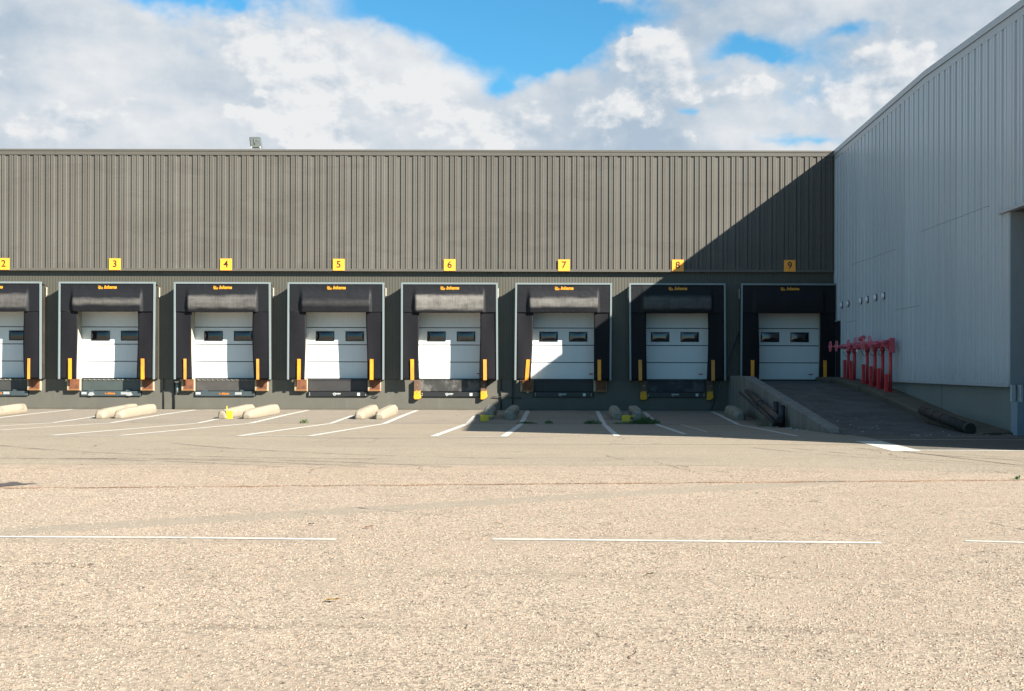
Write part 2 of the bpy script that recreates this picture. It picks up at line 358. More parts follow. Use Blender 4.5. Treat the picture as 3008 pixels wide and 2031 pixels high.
# exposed aggregate: stone chips standing a few millimetres out of the binder
def chip_fn(t, b):
    p = t.pos(); r = t.n.new('ShaderNodeNewGeometry').outputs['Random Per Island']
    c = t.mix(r, (.205, .158, .119), (.300, .250, .198))
    c = t.mix(t.sm(t.m('FRACT', t.mul(r, 37.0)), .93, .95), c, (.060, .046, .038)); c = t.mix(t.sm(t.m('FRACT', t.mul(r, 91.0)), .86, .88), c, (.270, .165, .110))
    t.put(b.inputs['Base Color'], c); b.inputs['Roughness'].default_value = .85; b.inputs['Specular IOR Level'].default_value = .25
M_chip = mat('stone_chips', chip_fn)
import numpy as np
rg = np.random.default_rng(5)
def chips():
    X, Y, Rr = [], [], []
    for (ya, yb, dens, r0, r1) in ((4.6, 7.5, 1900, .0035, .0095), (7.5, 10.5, 1300, .0042, .0105), (10.5, 13.5, 800, .005, .0110), (13.5, 16.1, 520, .0055, .0105), (16.1, 20.5, 130, .005, .009)):
        xa, xb = -.481 * yb - 1.0, .393 * yb + 1.0; n = int(dens * (yb - ya) * (xb - xa))
        x = rg.uniform(xa, xb, n); y = rg.uniform(ya, yb, n); r = r0 + (r1 - r0) * rg.random(n) ** 2.0
        clump = np.sin(x * 2.1 + np.sin(y * 1.7) * 2) * np.sin(y * 2.9 + np.sin(x * 1.3) * 2)
        keep = rg.random(n) < .78 + .22 * clump
        keep &= (x > -.481 * y - 1.0) & (x < .393 * y + 1.0)
        keep &= ~((y > 9.40) & (y < 9.85) & (((x < -1.8)) | ((x > -.62) & (x < 2.62)) | (x > 3.26)))
        keep &= ~((np.abs(y - (12.75 + .566 * x)) < .28) & (rg.random(n) < .75) & (x < 3.5))
        keep &= ~((x < -6.4) & (y > 13.6) & (y < 14.4))
        X.append(x[keep]); Y.append(y[keep]); Rr.append(r[keep])
    x = np.concatenate(X); y = np.concatenate(Y); r = np.concatenate(Rr); n = len(x); K = 5
    a = (np.arange(K) * 2 * np.pi / K)[None, :] + rg.uniform(0, 6.28, (n, 1)) + rg.uniform(-.3, .3, (n, K))
    el = rg.uniform(.7, 1.3, (n, 1)); rr = r[:, None] * rg.uniform(.75, 1.2, (n, K)); h = r * rg.uniform(.28, .62, n)
    V = np.empty((n, 2 * K, 3), np.float32)
    V[:, :K, 0] = x[:, None] + rr * np.cos(a) * el; V[:, :K, 1] = y[:, None] + rr * np.sin(a) / el; V[:, :K, 2] = .117 + np.maximum(0, y[:, None] - 19) * .0032
    tx = rg.uniform(-.25, .25, (n, 1)) * r[:, None]; ty = rg.uniform(-.25, .25, (n, 1)) * r[:, None]
    V[:, K:, 0] = x[:, None] + tx + rr * .62 * np.cos(a) * el; V[:, K:, 1] = y[:, None] + ty + rr * .62 * np.sin(a) / el
    V[:, K:, 2] = .12 + np.maximum(0, y[:, None] - 19) * .0032 + h[:, None] * rg.uniform(.75, 1.1, (n, K))
    base = (np.arange(n) * 2 * K)[:, None]
    i = np.arange(K); q = np.stack([i, (i + 1) % K, (i + 1) % K + K, i + K], 1).reshape(-1)
    loops = np.concatenate([base + q[None, :], base + (np.arange(K) + K)[None, :]], 1).reshape(-1)
    sizes = np.tile(np.array([4] * K + [K]), n); starts = np.concatenate([[0], np.cumsum(sizes)[:-1]])
    me = bpy.data.meshes.new('aggregate'); me.vertices.add(n * 2 * K); me.vertices.foreach_set('co', V.reshape(-1))
    me.loops.add(len(loops)); me.loops.foreach_set('vertex_index', loops.astype(np.int32)); me.polygons.add(len(sizes)); me.polygons.foreach_set('loop_start', starts.astype(np.int32))
    me.update(calc_edges=True); me.validate(); me.materials.append(M_chip)
    o = bpy.data.objects.new('aggregate', me); COL.objects.link(o); o['kind'] = 'stuff'; o['label'] = 'pale stone chips standing out of the worn asphalt in the foreground'
chips()
# jagged open cracks and faint tyre marks
M_crack = mat('crack_dirt', color=(.060, .046, .034), rough=1.0, spec=.1)
def px_ground(px, py):
    Y = 30.0
    for _ in range(12): Y = 3444 * (CAM_Z - gz(Y)) / (py - 1079)
    return (px - 1655) * Y / 3444, Y
def crack(pts, w, seed):
    rnd = random.Random(seed); P = [Vector(px_ground(*p)) for p in pts]; Q = []
    for p0, p1 in zip(P, P[1:]):
        n = max(3, int((p1 - p0).length / .045)); t = (p1 - p0).normalized(); nr = Vector((-t.y, t.x)); off = 0
        for i in range(n):
            off = off * .6 + rnd.uniform(-.035, .035); Q.append(p0 + (p1 - p0) * i / n + nr * off)
    b = mb(); prev = None
    for i, q in enumerate(Q[:-1]):
        t = (Q[i + 1] - q).normalized(); nr = Vector((-t.y, t.x)) * w * rnd.uniform(.1, .8) * .5
        if rnd.random() < .34: prev = None
        a, c = q + nr, q - nr
        cur = (b.verts.new((a.x, a.y, gz(a.y) + .004)), b.verts.new((c.x, c.y, gz(c.y) + .004)))
        if prev: b.faces.new((prev[0], prev[1], cur[1], cur[0]))
        prev = cur
    struct('pavement_crack', b, M_crack, recalc=False)
for i, (pts, w) in enumerate([([(1553, 1792), (1640, 1822), (1700, 1838), (1735, 1858), (1850, 1909), (1875, 1968)], .009), ([(1059, 1800), (1072, 1815), (1090, 1832)], .014), ([(2286, 1632), (2330, 1650), (2352, 1664)], .014),
                         ([(1926, 1357), (1985, 1373), (2065, 1393), (2149, 1399), (2250, 1404)], .035), ([(2560, 1322), (2620, 1335), (2662, 1348)], .04), ([(1192, 1366), (1236, 1372), (1242, 1386)], .03),
                         ([(1350, 1836), (1372, 1845), (1395, 1846)], .012), ([(598, 2000), (612, 2012), (622, 2029)], .014), ([(2330, 1960), (2420, 1985), (2500, 2030)], .012), ([(1290, 1895), (1345, 1900)], .010)]): crack(pts, w, i)
def tyre_fn(t, b):
    b.inputs['Base Color'].default_value = (.05, .045, .04, 1); tr = t.n.new('ShaderNodeBsdfTransparent'); mx = t.n.new('ShaderNodeMixShader')
    t.put(mx.inputs[0], t.sm(t.noise(t.pos(), 2.5, 5, .7), .35, .65, .72, .97)); t.l.new(b.outputs[0], mx.inputs[1]); t.l.new(tr.outputs[0], mx.inputs[2])
    t.l.new(mx.outputs[0], [n for n in t.n if n.type == 'OUTPUT_MATERIAL'][0].inputs[0])
M_tyre = mat('tyre_rubber', tyre_fn)
def arc(cx, cy, r, a0, a1, w):
    b = mb(); n = 40; prev = None
    for i in range(n + 1):
        a = R(a0 + (a1 - a0) * i / n); c = []
        for rr in (r - w / 2, r + w / 2):
            x, y = cx + rr * math.cos(a), cy + rr * math.sin(a); c.append(b.verts.new((x, y, gz(y) + .003)))
        if prev: b.faces.new((prev[0], prev[1], c[1], c[0]))
        prev = c
    struct('tyre_mark', b, M_tyre, recalc=False)
for k in range(4): arc(11.5 + k * .9, 24.5, 9.0 + .25 * (k % 2), 205, 252, .10 + .05 * (k % 3))
for k in range(3): arc(-9.0 + k * 1.2, 8.5, 9.5, 58, 96, .16)
arc(-2.5, 29.5, 11.5, 222, 268, .18); arc(1.2, 29.8, 11.8, 225, 262, .14)
# dark asphalt repair on the left
M_patch = mat('asphalt_repair', speckle((.038, .030, .028), .4, 30, bump=.5), rough=.85)
b = mb(); pp = [(-9, 13.75), (-6.95, 13.78), (-6.60, 13.72), (-6.45, 13.95), (-6.30, 14.13), (-6.5, 14.10), (-6.66, 14.30), (-6.74, 14.28), (-6.72, 14.12), (-9, 14.05)]
b.faces.new([b.verts.new((x, y, gz(y) + .006)) for x, y in pp])
struct('asphalt_repair', b, M_patch, recalc=False)

# ------------------------------------------------------------------ warehouse
DOCK = {1: -24.3, 2: -20.22, 3: -16.18, 4: -12.10, 5: -8.07, 6: -4.05, 7: 0.0, 8: 4.03, 9: 8.0}
XL = -46.0; XR = 9.7; YU = 41.88; YW = 42.0; ZF = 1.07
def clad_fn(t, b):
    p = t.pos()
    n1 = t.noise(t.scale(p, (.5, .5, .9)), .55, 6, .62)
    streak = t.noise(t.scale(p, (7, 7, .16)), 1.0, 4, .6)
    c = t.mix(n1, (.068, .061, .051), (.100, .094, .082))
    c = t.mix(t.mul(t.sm(streak, .46, .75), .5), c, (.074, .060, .051))
    blot = t.sm(t.noise(t.scale(p, (.30, .3, .85)), 1.0, 6, .7, .5), .50, .62)
    c = t.mix(t.mul(blot, .35), c, (.060, .053, .045))
    wn_ = t.n.new('ShaderNodeTexWhiteNoise'); wn_.noise_dimensions = '1D'; t.put(wn_.inputs['W'], t.m('FLOOR', t.m('DIVIDE', t.sep(p)[0], .874)))
    tv = t.add(.94, t.mul(wn_.outputs[0], .12)); c = t.mix(1.0, c, t.com(tv, tv, tv), 'MULTIPLY')
    t.put(b.inputs['Base Color'], c); b.inputs['Roughness'].default_value = .5; b.inputs['Specular IOR Level'].default_value = .35
M_clad = mat('olive_cladding', clad_fn)
def flash_fn(t, b):
    p = t.pos(); x = t.sep(p)[0]
    c = t.mix(t.noise(t.scale(p, (.4, 1, 4)), 1.5, 4), (.072, .064, .053), (.098, .089, .074))
    j = t.sm(t.m('ABSOLUTE', t.sub(t.m('FRACT', t.m('DIVIDE', x, 3.3)), .5)), .003, .001)
    c = t.mix(t.mul(j, .6), c, (.03, .027, .024)); t.put(b.inputs['Base Color'], c)
    b.inputs['Roughness'].default_value = .45
M_flash = mat('roof_flashing', flash_fn)
def lower_fn(t, b):
    p = t.pos(); x = t.sep(p)[0]
    w = t.m('SINE', t.mul(x, 2 * math.pi / .104))
    c = t.mix(t.noise(t.scale(p, (1, 1, .5)), 1.2, 5), (.050, .047, .035), (.068, .064, .050))
    c = t.mix(t.sm(w, -.2, .9, 0, .35), c, (.048, .045, .032))
    j = t.sm(t.m('ABSOLUTE', t.sub(t.m('FRACT', t.m('DIVIDE', x, 1.16)), .5)), .008, .003)
    c = t.mix(t.mul(j, .55), c, (.03, .028, .022)); t.put(b.inputs['Base Color'], c)
    t.put(b.inputs['Normal'], t.bump(w, .35, .006)); b.inputs['Roughness'].default_value = .55
M_lower = mat('micro_ribbed_panel', lower_fn)
def fnd_fn(t, b):
    p = t.pos(); z = t.sep(p)[2]
    c = t.mix(t.noise(t.scale(p, (1, 1, .6)), 1.6, 6, .65), (.062, .059, .048), (.096, .091, .074))
    drip = t.sm(t.noise(t.scale(p, (6, 6, .5)), 1.0, 5, .7), .55, .75)
    c = t.mix(t.mul(drip, .35), c, (.125, .117, .098))
    c = t.mix(t.mul(t.sm(t.add(z, t.mul(t.noise(p, 4, 4), .16)), .17, .05), .7), c, (.055, .046, .030))
    chips = t.sm(t.noise(p, 9, 4, .7), .70, .74); c = t.mix(t.mul(chips, .5), c, (.2, .185, .15))
    t.put(b.inputs['Base Color'], c); b.inputs['Roughness'].default_value = .75
    t.put(b.inputs['Normal'], t.bump(t.noise(p, 14, 5), .25, .01))
M_fnd = mat('painted_concrete', fnd_fn)
M_black = mat('dark_void', color=(.006, .006, .007), rough=.9)
M_cream = mat('door_jamb_paint', speckle((.42, .39, .32), .1, 4, dirt=(.2, .18, .14)), rough=.5)

wh = thing('warehouse', 'long olive brown ribbed metal warehouse with a row of numbered loading docks', 'warehouse', (-12, 42, 0))
def wpart(name, b, m, **k):
    o = build(name, b, m, **k); o.parent = wh; o.matrix_parent_inverse = Matrix.Translation((12, -42, 0)); return o
# profile of one cladding period (offset along wall, outward depth)
PER = .4370
RIB = [(0.0, 0.0), (.022, .032), (.055, .032), (.060, .029), (.090, .029), (.095, .032), (.140, .032), (.158, 0.0), (.170, 0.0), (.192, .032), (.225, .032), (.230, .029), (.258, .029), (.263, .032),
       (.300, .032), (.318, 0.0), (.350, 0.0), (.358, .004), (.366, 0.0), (.392, 0.0), (.400, .004), (.408, 0.0)]
b = mb(); top, bot = 9.10, 5.02
x0 = -4.086 - PER * 97
pts = []
for k in range(140):
    for (o_, dd) in RIB:
        X = x0 + k * PER + o_
        if X < XR - .02: pts.append((X, dd))
pts.append((XR, 0))
A = [b.verts.new((x, YU - dd, bot)) for x, dd in pts]; B = [b.verts.new((x, YU - dd, top)) for x, dd in pts]
for i in range(len(pts) - 1): b.faces.new((A[i], A[i + 1], B[i + 1], B[i]))
wpart('upper_cladding', b, M_clad, recalc=False)
b = mb()
prism(b, [(YU - .045, 9.08), (YU - .050, 9.20), (YU - .040, 9.205), (YU - .040, 9.215), (YU - .060, 9.22), (YU - .060, 9.285), (YU + .45, 9.285), (YU + .45, 9.08)], 'x', XL, XR + .3)
wpart('roof_flashing', b, M_flash)
b = mb(); prism(b, [(YU - .045, 4.945), (YU - .045, 5.03), (YU + .30, 5.03), (YU + .30, 4.945)], 'x', XL, XR)
wpart('drip_flashing', b, M_flash)
b = mb(); box(b, XL, XR + .3, YU + .05, 95, 5.0, 9.08); box(b, XL, XR + .3, 42.7, 95, -.5, 5.0)
wpart('wall_core', b, mat('wall_core', speckle((.10, .09, .07))))
b = mb(); box(b, XL, XR, YW, 42.3, 3.62, 4.96)
edges = sorted(DOCK.values()); prev = XL
for X in edges:
    box(b, prev, X - 1.25, YW, 42.3, ZF, 3.62); prev = X + 1.25
box(b, prev, XR, YW, 42.3, ZF, 3.62)
wpart('lower_wall', b, M_lower)
b = mb(); prev = XL
for k, X in sorted(DOCK.items()):
    if k == 9: continue
    box(b, prev, X - 1.09, 41.97, 42.3, -.6, ZF - .003); box(b, X - 1.09, X + 1.09, 41.97, 42.3, -.6, .46); prev = X + 1.09
box(b, prev, XR, 41.97, 42.3, -.6, ZF - .003)
wpart('foundation', b, M_fnd)

# doors
def door_fn(t, b):
    p = t.obj(); z = t.sep(p)[2]
    c = t.mix(t.noise(t.scale(p, (1, 1, .3)), 3, 4), (.53, .55, .56), (.60, .625, .63))
    s1 = t.m('SINE', t.mul(z, 2 * math.pi / .05))
    fr = t.sm(t.add(t.sub(z, 0.0), t.mul(t.noise(p, 6, 3), .2)), .22, .05)
    c = t.mix(t.mul(fr, .18), c, (.34, .33, .30))
    pr = t.vadd(p, t.com(t.mul(t.rnd(), 60), 0, t.mul(t.rnd(), 20)))
    sf = t.mul(t.sm(t.noise(t.scale(pr, (1, 1, 5)), 2.6, 5, .75), .64, .72), t.sm(z, 1.3, .4)); c = t.mix(t.mul(sf, .40), c, (.16, .16, .16))
    dr = t.sm(t.noise(t.scale(pr, (8, 1, .4)), 1.5, 5, .7), .52, .72); c = t.mix(t.mul(dr, .16), c, (.33, .31, .26))
    t.put(b.inputs['Base Color'], c); b.inputs['Roughness'].default_value = .45
    t.put(b.inputs['Normal'], t.bump(t.add(t.mul(s1, .25), t.noise(p, 40, 2)), .12, .002))
M_door = mat('white_door_panel', door_fn)
M_seal = mat('door_seal', color=(.012, .014, .018), rough=.6)
def glass_fn(t, b):
    p = t.obj()
    b.inputs['Base Color'].default_value = (.012, .013, .016, 1); b.inputs['Roughness'].default_value = .10
    b.inputs['Specular IOR Level'].default_value = .9
M_glass = mat('window_plastic', glass_fn)
M_frame = mat('window_rim', color=(.010, .010, .011), rough=.4)
M_redh = mat('red_plastic', color=(.30, .012, .012), rough=.5)
def make_door(k):
    X = DOCK[k]; Y = 42.36; Z = 1.10
    o_ = build('dock_door', mb(), M_door)   # placeholder mesh replaced below
    b = mb(); zs = [0, .612, 1.231, 1.852, 2.473, 2.60]
    for a, c in zip(zs, zs[1:]):
        # each panel with a small chamfer so the seams read as grooves
        prism(b, [(0, a + .014), (-.008, a + .017), (-.008, c - .017), (0, c - .014), (.04, c - .014), (.04, a + .014)], 'x', -1.22, 1.22)
    box(b, -1.22, 1.22, .004, .03, 0, 2.6, 1); box(b, -1.22, 1.22, -.005, .035, -.028, .008, 1)
    bmesh.ops.recalc_face_normals(b, faces=b.faces)
    me = o_.data; b.to_mesh(me); b.free(); me.materials.append(M_seal)
    o_.location = (X, Y, Z); o_.parent = wh; o_.matrix_parent_inverse = Matrix.Translation((12, -42, 0))
    for sx in (-.54, .53):
        b = mb(); w, h = .335, .18
        for (x0_, x1_, z0_, z1_) in ((-w, w, h - .032, h), (-w, w, -h, -h + .032), (-w, -w + .032, -h + .032, h - .032), (w - .032, w, -h + .032, h - .032)):
            box(b, x0_, x1_, -.022, -.006, z0_, z1_)
        f = build('window_frame', b, M_frame, parent=o_, loc=(sx, 0, 1.538), bevel=.003)
        b = mb(); w -= .03; h -= .03; ph = random.uniform(-.4, .4)
        def pf(a, c):
            e = (math.sin(math.pi * a) * math.sin(math.pi * c)) ** .55
            return (-w + 2 * w * a, -.014 - .030 * e + .004 * math.sin(5 * a + ph * 6) * e, -h + 2 * h * c)
        grid(b, pf, 28, 16)
        build('window_pane', b, M_glass, parent=o_, loc=(sx, 0, 1.538))
    if k >= 6:
        b = mb(); prism(b, [(-.085, .015), (.085, .015), (.055, -.022), (-.055, -.022)], 'y', -.03, -.008)
        build('handle', b, M_redh, parent=o_, loc=(1.0 if k in (6, 7) else .93, 0, .20))
    b = mb()
    box(b, X - 1.252, X - 1.215, 41.985, 42.42, ZF, 3.62); box(b, X + 1.215, X + 1.252, 41.985, 42.42, ZF, 3.62); box(b, X - 1.215, X + 1.215, 41.985, 42.42, 3.585, 3.62)
    wpart('door_jamb', b, M_cream)
for k in DOCK: make_door(k)

# number signs
M_yel = mat('sign_yellow', speckle((.86, .325, .030), .06, 3), rough=.45)
M_ink = mat('sign_ink', color=(.035, .014, .006), rough=.5)
SIGNX = {2: 9, 3: 336, 4: 662.5, 5: 994, 6: 1320, 7: 1656, 8: 1990.5, 9: 2319.5}
for k, px in SIGNX.items():
    X = (px - 1655) * 41.8 / 3444
    s = thing('number_sign', f'yellow square sign with black number {k} on ribbed wall', 'sign', (X, 41.83, 4.965), 'yellow dock number signs')
    b = mb(); box(b, -.208, .208, -.012, 0, 0, .415)
    build('panel', b, M_yel, parent=s, bevel=.002)
    text('numeral', str(k), .34, M_ink, s, (0, -.0165, .213), offset=.004)

# dock shelters
def vinyl(name, wear, wz0, wz1, seed):
    def fn(t, b):
        p = t.vadd(t.obj(), (seed * 7.3, 0, 0)); z = t.sep(t.obj())[2]; x = t.sep(t.obj())[0]
        c = t.mix(t.noise(p, 2.5, 5, .6), (.0050, .0054, .0072), (.0100, .0102, .0128))
        nz = t.mul(t.sub(t.noise(t.scale(p, (1.5, 1, 5)), 1.3, 4), .5), .16)
        zz = t.add(z, nz)
        band = t.mul(t.sm(zz, wz0 - .06, wz0 + .08), t.sm(zz, wz1 + .10, wz1 - .06))
        thr = t.add(t.mul(t.noise(t.scale(p, (9, 1, .9)), 2.0, 5, .7), .45), t.mul(t.noise(t.scale(p, (1.2, 1, 2.5)), 1.6, 4, .6), .55))
        fx = t.mul(t.sm(x, -1.27, -1.12), t.sm(x, 1.25, 1.15))
        f = t.mul(t.mul(band, t.sm(thr, .30, .62, .45, 1.0)), t.mul(fx, wear))
        c = t.mix(f, c, (.150, .140, .128))
        scr = t.sm(t.noise(t.scale(p, (4, 1, 6)), 4, 6, .75), .66, .74)
        c = t.mix(t.mul(scr, .10 + wear * .22), c, (.12, .115, .11))
        t.put(b.inputs['Base Color'], c); b.inputs['Roughness'].default_value = .62
        b.inputs['Specular IOR Level'].default_value = .22
        t.put(b.inputs['Normal'], t.bump(t.noise(p, 5, 4), .25, .012))
    return mat(name, fn)
def flap_fn(t, b):
    p = t.vadd(t.obj(), t.com(t.mul(t.rnd(), 50), 0, 0))
    c = t.mix(t.noise(t.scale(p, (1, 1, .6)), 2.0, 5, .6), (.0050, .0050, .0068), (.0115, .0105, .0125))
    scr = t.sm(t.noise(t.scale(p, (5, 1, 1.5)), 2.5, 6, .72), .62, .76)
    c = t.mix(t.mul(scr, .28), c, (.075, .068, .062))
    t.put(b.inputs['Base Color'], c); b.inputs['Roughness'].default_value = .62; b.inputs['Specular IOR Level'].default_value = .16
    t.put(b.inputs['Normal'], t.bump(t.noise(t.scale(p, (1, 1, .4)), 3, 3), .3, .02))
M_flap = mat('curtain_vinyl', flap_fn)
M_side = mat('shelter_side_fabric', speckle((.026, .022, .015), .45, 5, dirt=(.010, .009, .009), dscale=2), rough=.6)
M_alu = mat('aluminium_profile', speckle((.165, .195, .200), .07, 6), rough=.38, metal=.1)
M_orange = mat('guide_yellow', speckle((.80, .275, .012), .12, 8, dirt=(.30, .12, .03), dscale=3), rough=.5)
M_orangew = mat('guide_yellow_worn', speckle((.52, .225, .030), .15, 8, dirt=(.25, .11, .03), dscale=5), rough=.6)
M_logo = mat('logo_yellow', color=(.56, .24, .012), rough=.5)
WEAR = {2: (.5, -.88, -.42), 3: (.55, -.76, -.57), 4: (.62, -.88, -.46), 5: (.16, -.78, -.60), 6: (1.0, -.92, -.42), 7: (.85, -.80, -.52), 8: (.5, -.88, -.45), 9: (0.0, -.8, -.5)}
CUR = {2: 'cut by the left photo edge', 3: 'with a narrow pale scuff on its head curtain', 4: 'with a wide grey scuff on top', 5: 'with a nearly clean head curtain',
       6: 'with the palest, most worn head curtain', 7: 'with a bent left flap', 8: 'shadow edge crossing its top corner', 9: 'fully shaded, above the ramp'}
def logo_mesh():
    b = mb()
    # swoosh
    def arc(t0): return (-.155 + .30 * t0, .105 - .02 * t0 - .115 * t0 ** 2.6)
    up = [arc(i / 8) for i in range(9)]; lo = [(x - .004 - .018 * i / 8, z - .030 - .012 * (i / 8)) for i, (x, z) in enumerate(up)]
    poly = up + [(.150, -.055)] + [(.125, -.055)] + lo[::-1]
    sc = .56
    def P(x, z, y): return b.verts.new(((x - .01) * sc, y, z * sc))
    def ext(poly):
        A_ = [P(x, z, 0) for x, z in poly]; B_ = [P(x, z, -.004) for x, z in poly]; n = len(poly)
        for i in range(n): b.faces.new((A_[i], A_[(i + 1) % n], B_[(i + 1) % n], B_[i]))
        b.faces.new(B_); b.faces.new(A_[::-1])
    ext(poly)
    ext([(-.16, .035), (.06, .045), (.09, -.005), (-.16, -.012)]); ext([(-.16, -.020), (.13, -.035), (.13, -.065), (-.15, -.055)])
    ext([(-.15, -.062), (.13, -.070), (.12, -.110), (-.13, -.105)])
    return b
def make_shelter(k):
    X = DOCK[k]; D = .44; HW = 1.713; H = 3.45; Z0 = 1.075
    s = thing('dock_shelter', f'black dock shelter below sign {k}, {CUR[k]}', 'dock shelter', (X, 42.0, Z0), 'black dock shelters along the wall')
    rnd = random.Random(k * 13)
    b = mb(); f = .065; skew = rnd.uniform(-.02, .02)
    for sx in (-1, 1):
        sk = skew + rnd.uniform(-.012, .012)
        prism(b, [(sx * HW, H - .002), (sx * (HW - f), H - .002), (sx * (HW - f) + sk, 0.0), (sx * HW + sk, 0.0)], 'y', -D - .03, -D + .03)
    box(b, -HW + f + .001, HW - f - .001, -D - .032, -D + .03, H - f, H)
    build('frame', b, M_alu, parent=s, bevel=.006)
    for sx in (-1, 1):
        b = mb(); box(b, sx * (HW - .002) - .016, sx * (HW - .002) + .016, -.04, -.003, H - .52, H - .17)  # built only as long as its sunlit top; the shaded rest is left off
        build('wall_profile', b, M_cream, parent=s)
    # fabric sides and roof, sagging between the front frame and the wall
    for sx in (-1, 1):
        b = mb(); ph = rnd.uniform(0, 9)
        def sf(a, c):
            y = -D + .02 + (D - .06) * a; z = .0 + (H - .06) * c
            sag = math.sin(math.pi * a) * (.035 + .02 * math.sin(3 * c + ph)) + .012 * math.sin(18 * c + ph + 4 * a) * math.sin(math.pi * a)
            pinch = max(0, (c - .9) / .1)
            return (sx * (HW - .012 - sag - .03 * a - .02 * pinch * a), y, z - .06 * a * pinch)
        grid(b, sf, 8, 60)
        build('side_cover', b, M_side, parent=s, solid=.004)
    b = mb()
    def rf(a, c): return (-HW + .03 + (2 * HW - .06) * a, -D + .03 + (D - .04) * c, H - .03 - .06 * c - .015 * math.sin(math.pi * c) * (1 + .5 * math.sin(9 * a)))
    grid(b, rf, 24, 6); build('roof_cover', b, M_side, parent=s, solid=.004)
    # head curtain: flat shoulders, bulging centre pad
    b = mb(); ztop, zbot = H - .055, 2.398; hb = .115 if k != 9 else .07
    prof = [(0, 0), (.10, .004), (.22, .02), (.33, .055), (.44, .105), (.56, .150), (.68, .168), (.80, .160), (.92, .130), (1.0, .105)]
    def bul(c):
        for (a0, v0), (a1, v1) in zip(prof, prof[1:]):
            if c <= a1: tt = (c - a0) / (a1 - a0); tt = tt * tt * (3 - 2 * tt) * .3 + tt * .7; return (v0 + (v1 - v0) * tt) * hb / .168
        return .105 * hb / .168
    n1, n2 = 96, 44
    def hf(a, c):
        x = -HW + .06 + (2 * HW - .12) * a; z = ztop + (zbot - ztop) * c
        e = max(0, min(1, (x + 1.30) / .13)) * max(0, min(1, (1.25 - x) / .04)); e = e * e * (3 - 2 * e)
        wr = .010 * mnoise.noise(Vector((x * 1.7 + k * 9, z * 2.4, 0))) + .004 * mnoise.noise(Vector((x * 7, z * 9, k)))
        sag = .012 * math.sin(math.pi * a) * c * c * (1 if k % 2 else 2)
        return (x, -D - .006 - bul(c) * e + wr * (1 if e > .5 else .5), z - sag)
    grid(b, hf, n1, n2)
    w, z0_, z1_ = WEAR[k]
    hc = build('head_curtain', b, vinyl('head_vinyl_%d' % k, w, z0_, z1_, k), parent=s, solid=.006, loc=(0, 0, 0))
    # object coordinates measured from the top of the curtain
    hc.data.transform(Matrix.Translation((0, 0, -(H - .05)))); hc.location = (0, 0, H - .05)
    for sx in (-1, 1):
        b = mb(); inner = 1.08; bend = rnd.uniform(-.02, .03); ph = rnd.uniform(0, 6)
        if k == 3 and sx < 0: inner = 1.06
        if k == 7 and sx < 0: bend = .085
        if k == 6 and sx < 0: bend = -.035
        def ff(a, c):
            z = 2.45 * c; xo = HW - f + .01; xi = inner + bend * (1 - c) ** 2 + (.02 * math.sin(4 * c + ph) if k != 7 else 0)
            x = xo + (xi - xo) * a
            fw = .018 * math.sin(math.pi * a) * math.sin(3 * c + ph) + .03 * a * a * (1 - c) * (1 if k in (4, 7) else .3)
            return (sx * x, -D + .012 + fw, z)
        grid(b, ff, 12, 30)
        cu = build('side_curtain', b, M_flap, parent=s, solid=.012)
        b = mb(); xm = 1.30 if sx < 0 else 1.275
        lean = (.05 if (k == 7 and sx < 0) else rnd.uniform(-.012, .012))
        wd = .062 if not (k in (4,) or (k == 2)) else .05
        V4 = [(sx * xm - wd, 0), (sx * xm + wd, 0), (sx * xm + wd + lean, .73), (sx * xm - wd + lean, .73)]
        prism(b, V4, 'y', -D - .030, -D - .024)
        build('guide_stripe', b, M_orangew if (k in (4, 8) or (k == 2) or (k == 6 and sx > 0)) else M_orange, parent=s)
    lb = logo_mesh()
    build('logo', lb, M_logo, parent=s, loc=(-.215, -D - .022, H - .195))
    text('lettering', 'Inkema', .155, M_logo, s, (.115, -D - .024, H - .192), shear=.3, offset=.007, extrude=.003, spacing=1.0)
for k in range(2, 10): make_shelter(k)

# dock levellers
def lev_fn(col, worn, pat, wc):
    def fn(t, b):
        p = t.obj(); x, y, z = t.sep(p)[0:3]
        c = t.mix(t.noise(p, 3, 5), tuple(v * .8 for v in col), tuple(v * 1.25 for v in col))
        gx = t.m('SINE', t.mul(x, 2 * math.pi / .028)); gzz = t.m('SINE', t.mul(z, 2 * math.pi / .028)); g = t.mul(gx, gzz)
        wn = t.sm(t.noise(t.scale(p, (1.3, 1, .9)), 1.9, 5, .65), .46, .62)
        mk = t.mul(wn, t.sm(g, -.2, .5)) if pat else t.sm(t.noise(p, 14, 5, .75), .64, .72)
        c = t.mix(t.mul(mk, worn), c, wc)
        t.put(b.inputs['Base Color'], c); b.inputs['Roughness'].default_value = .5; b.inputs['Metallic'].default_value = .1
        if pat: t.put(b.inputs['Normal'], t.bump(g, .5, .006))
    return fn
LEVM = {2: mat('lip_grey_a', lev_fn((.040, .040, .038), .25, True, (.08, .075, .07))), 3: mat('lip_green', lev_fn((.048, .060, .058), .12, False, (.08, .09, .09))),
        4: mat('lip_brown', lev_fn((.052, .048, .044), .35, True, (.10, .09, .085))), 5: mat('lip_dark', lev_fn((.030, .028, .028), .3, True, (.06, .055, .055))),
        6: mat('lip_worn', lev_fn((.028, .028, .025), .85, True, (.26, .25, .24))), 7: mat('lip_black', lev_fn((.010, .010, .012), .35, False, (.10, .10, .11))),
        8: mat('lip_worn_dark', lev_fn((.016, .017, .019), .6, True, (.20, .21, .22)))}
M_barb = mat('bar_black', speckle((.013, .013, .014), .3, 6), rough=.45)
M_barg = mat('bar_grey_green', speckle((.040, .055, .060), .15, 5, dirt=(.03, .035, .035)), rough=.5)
M_white = mat('sticker_white', speckle((.45, .48, .47), .12, 20, bump=0), rough=.5)
M_whitew = mat('sticker_worn', speckle((.26, .27, .27), .4, 25, bump=0), rough=.6)
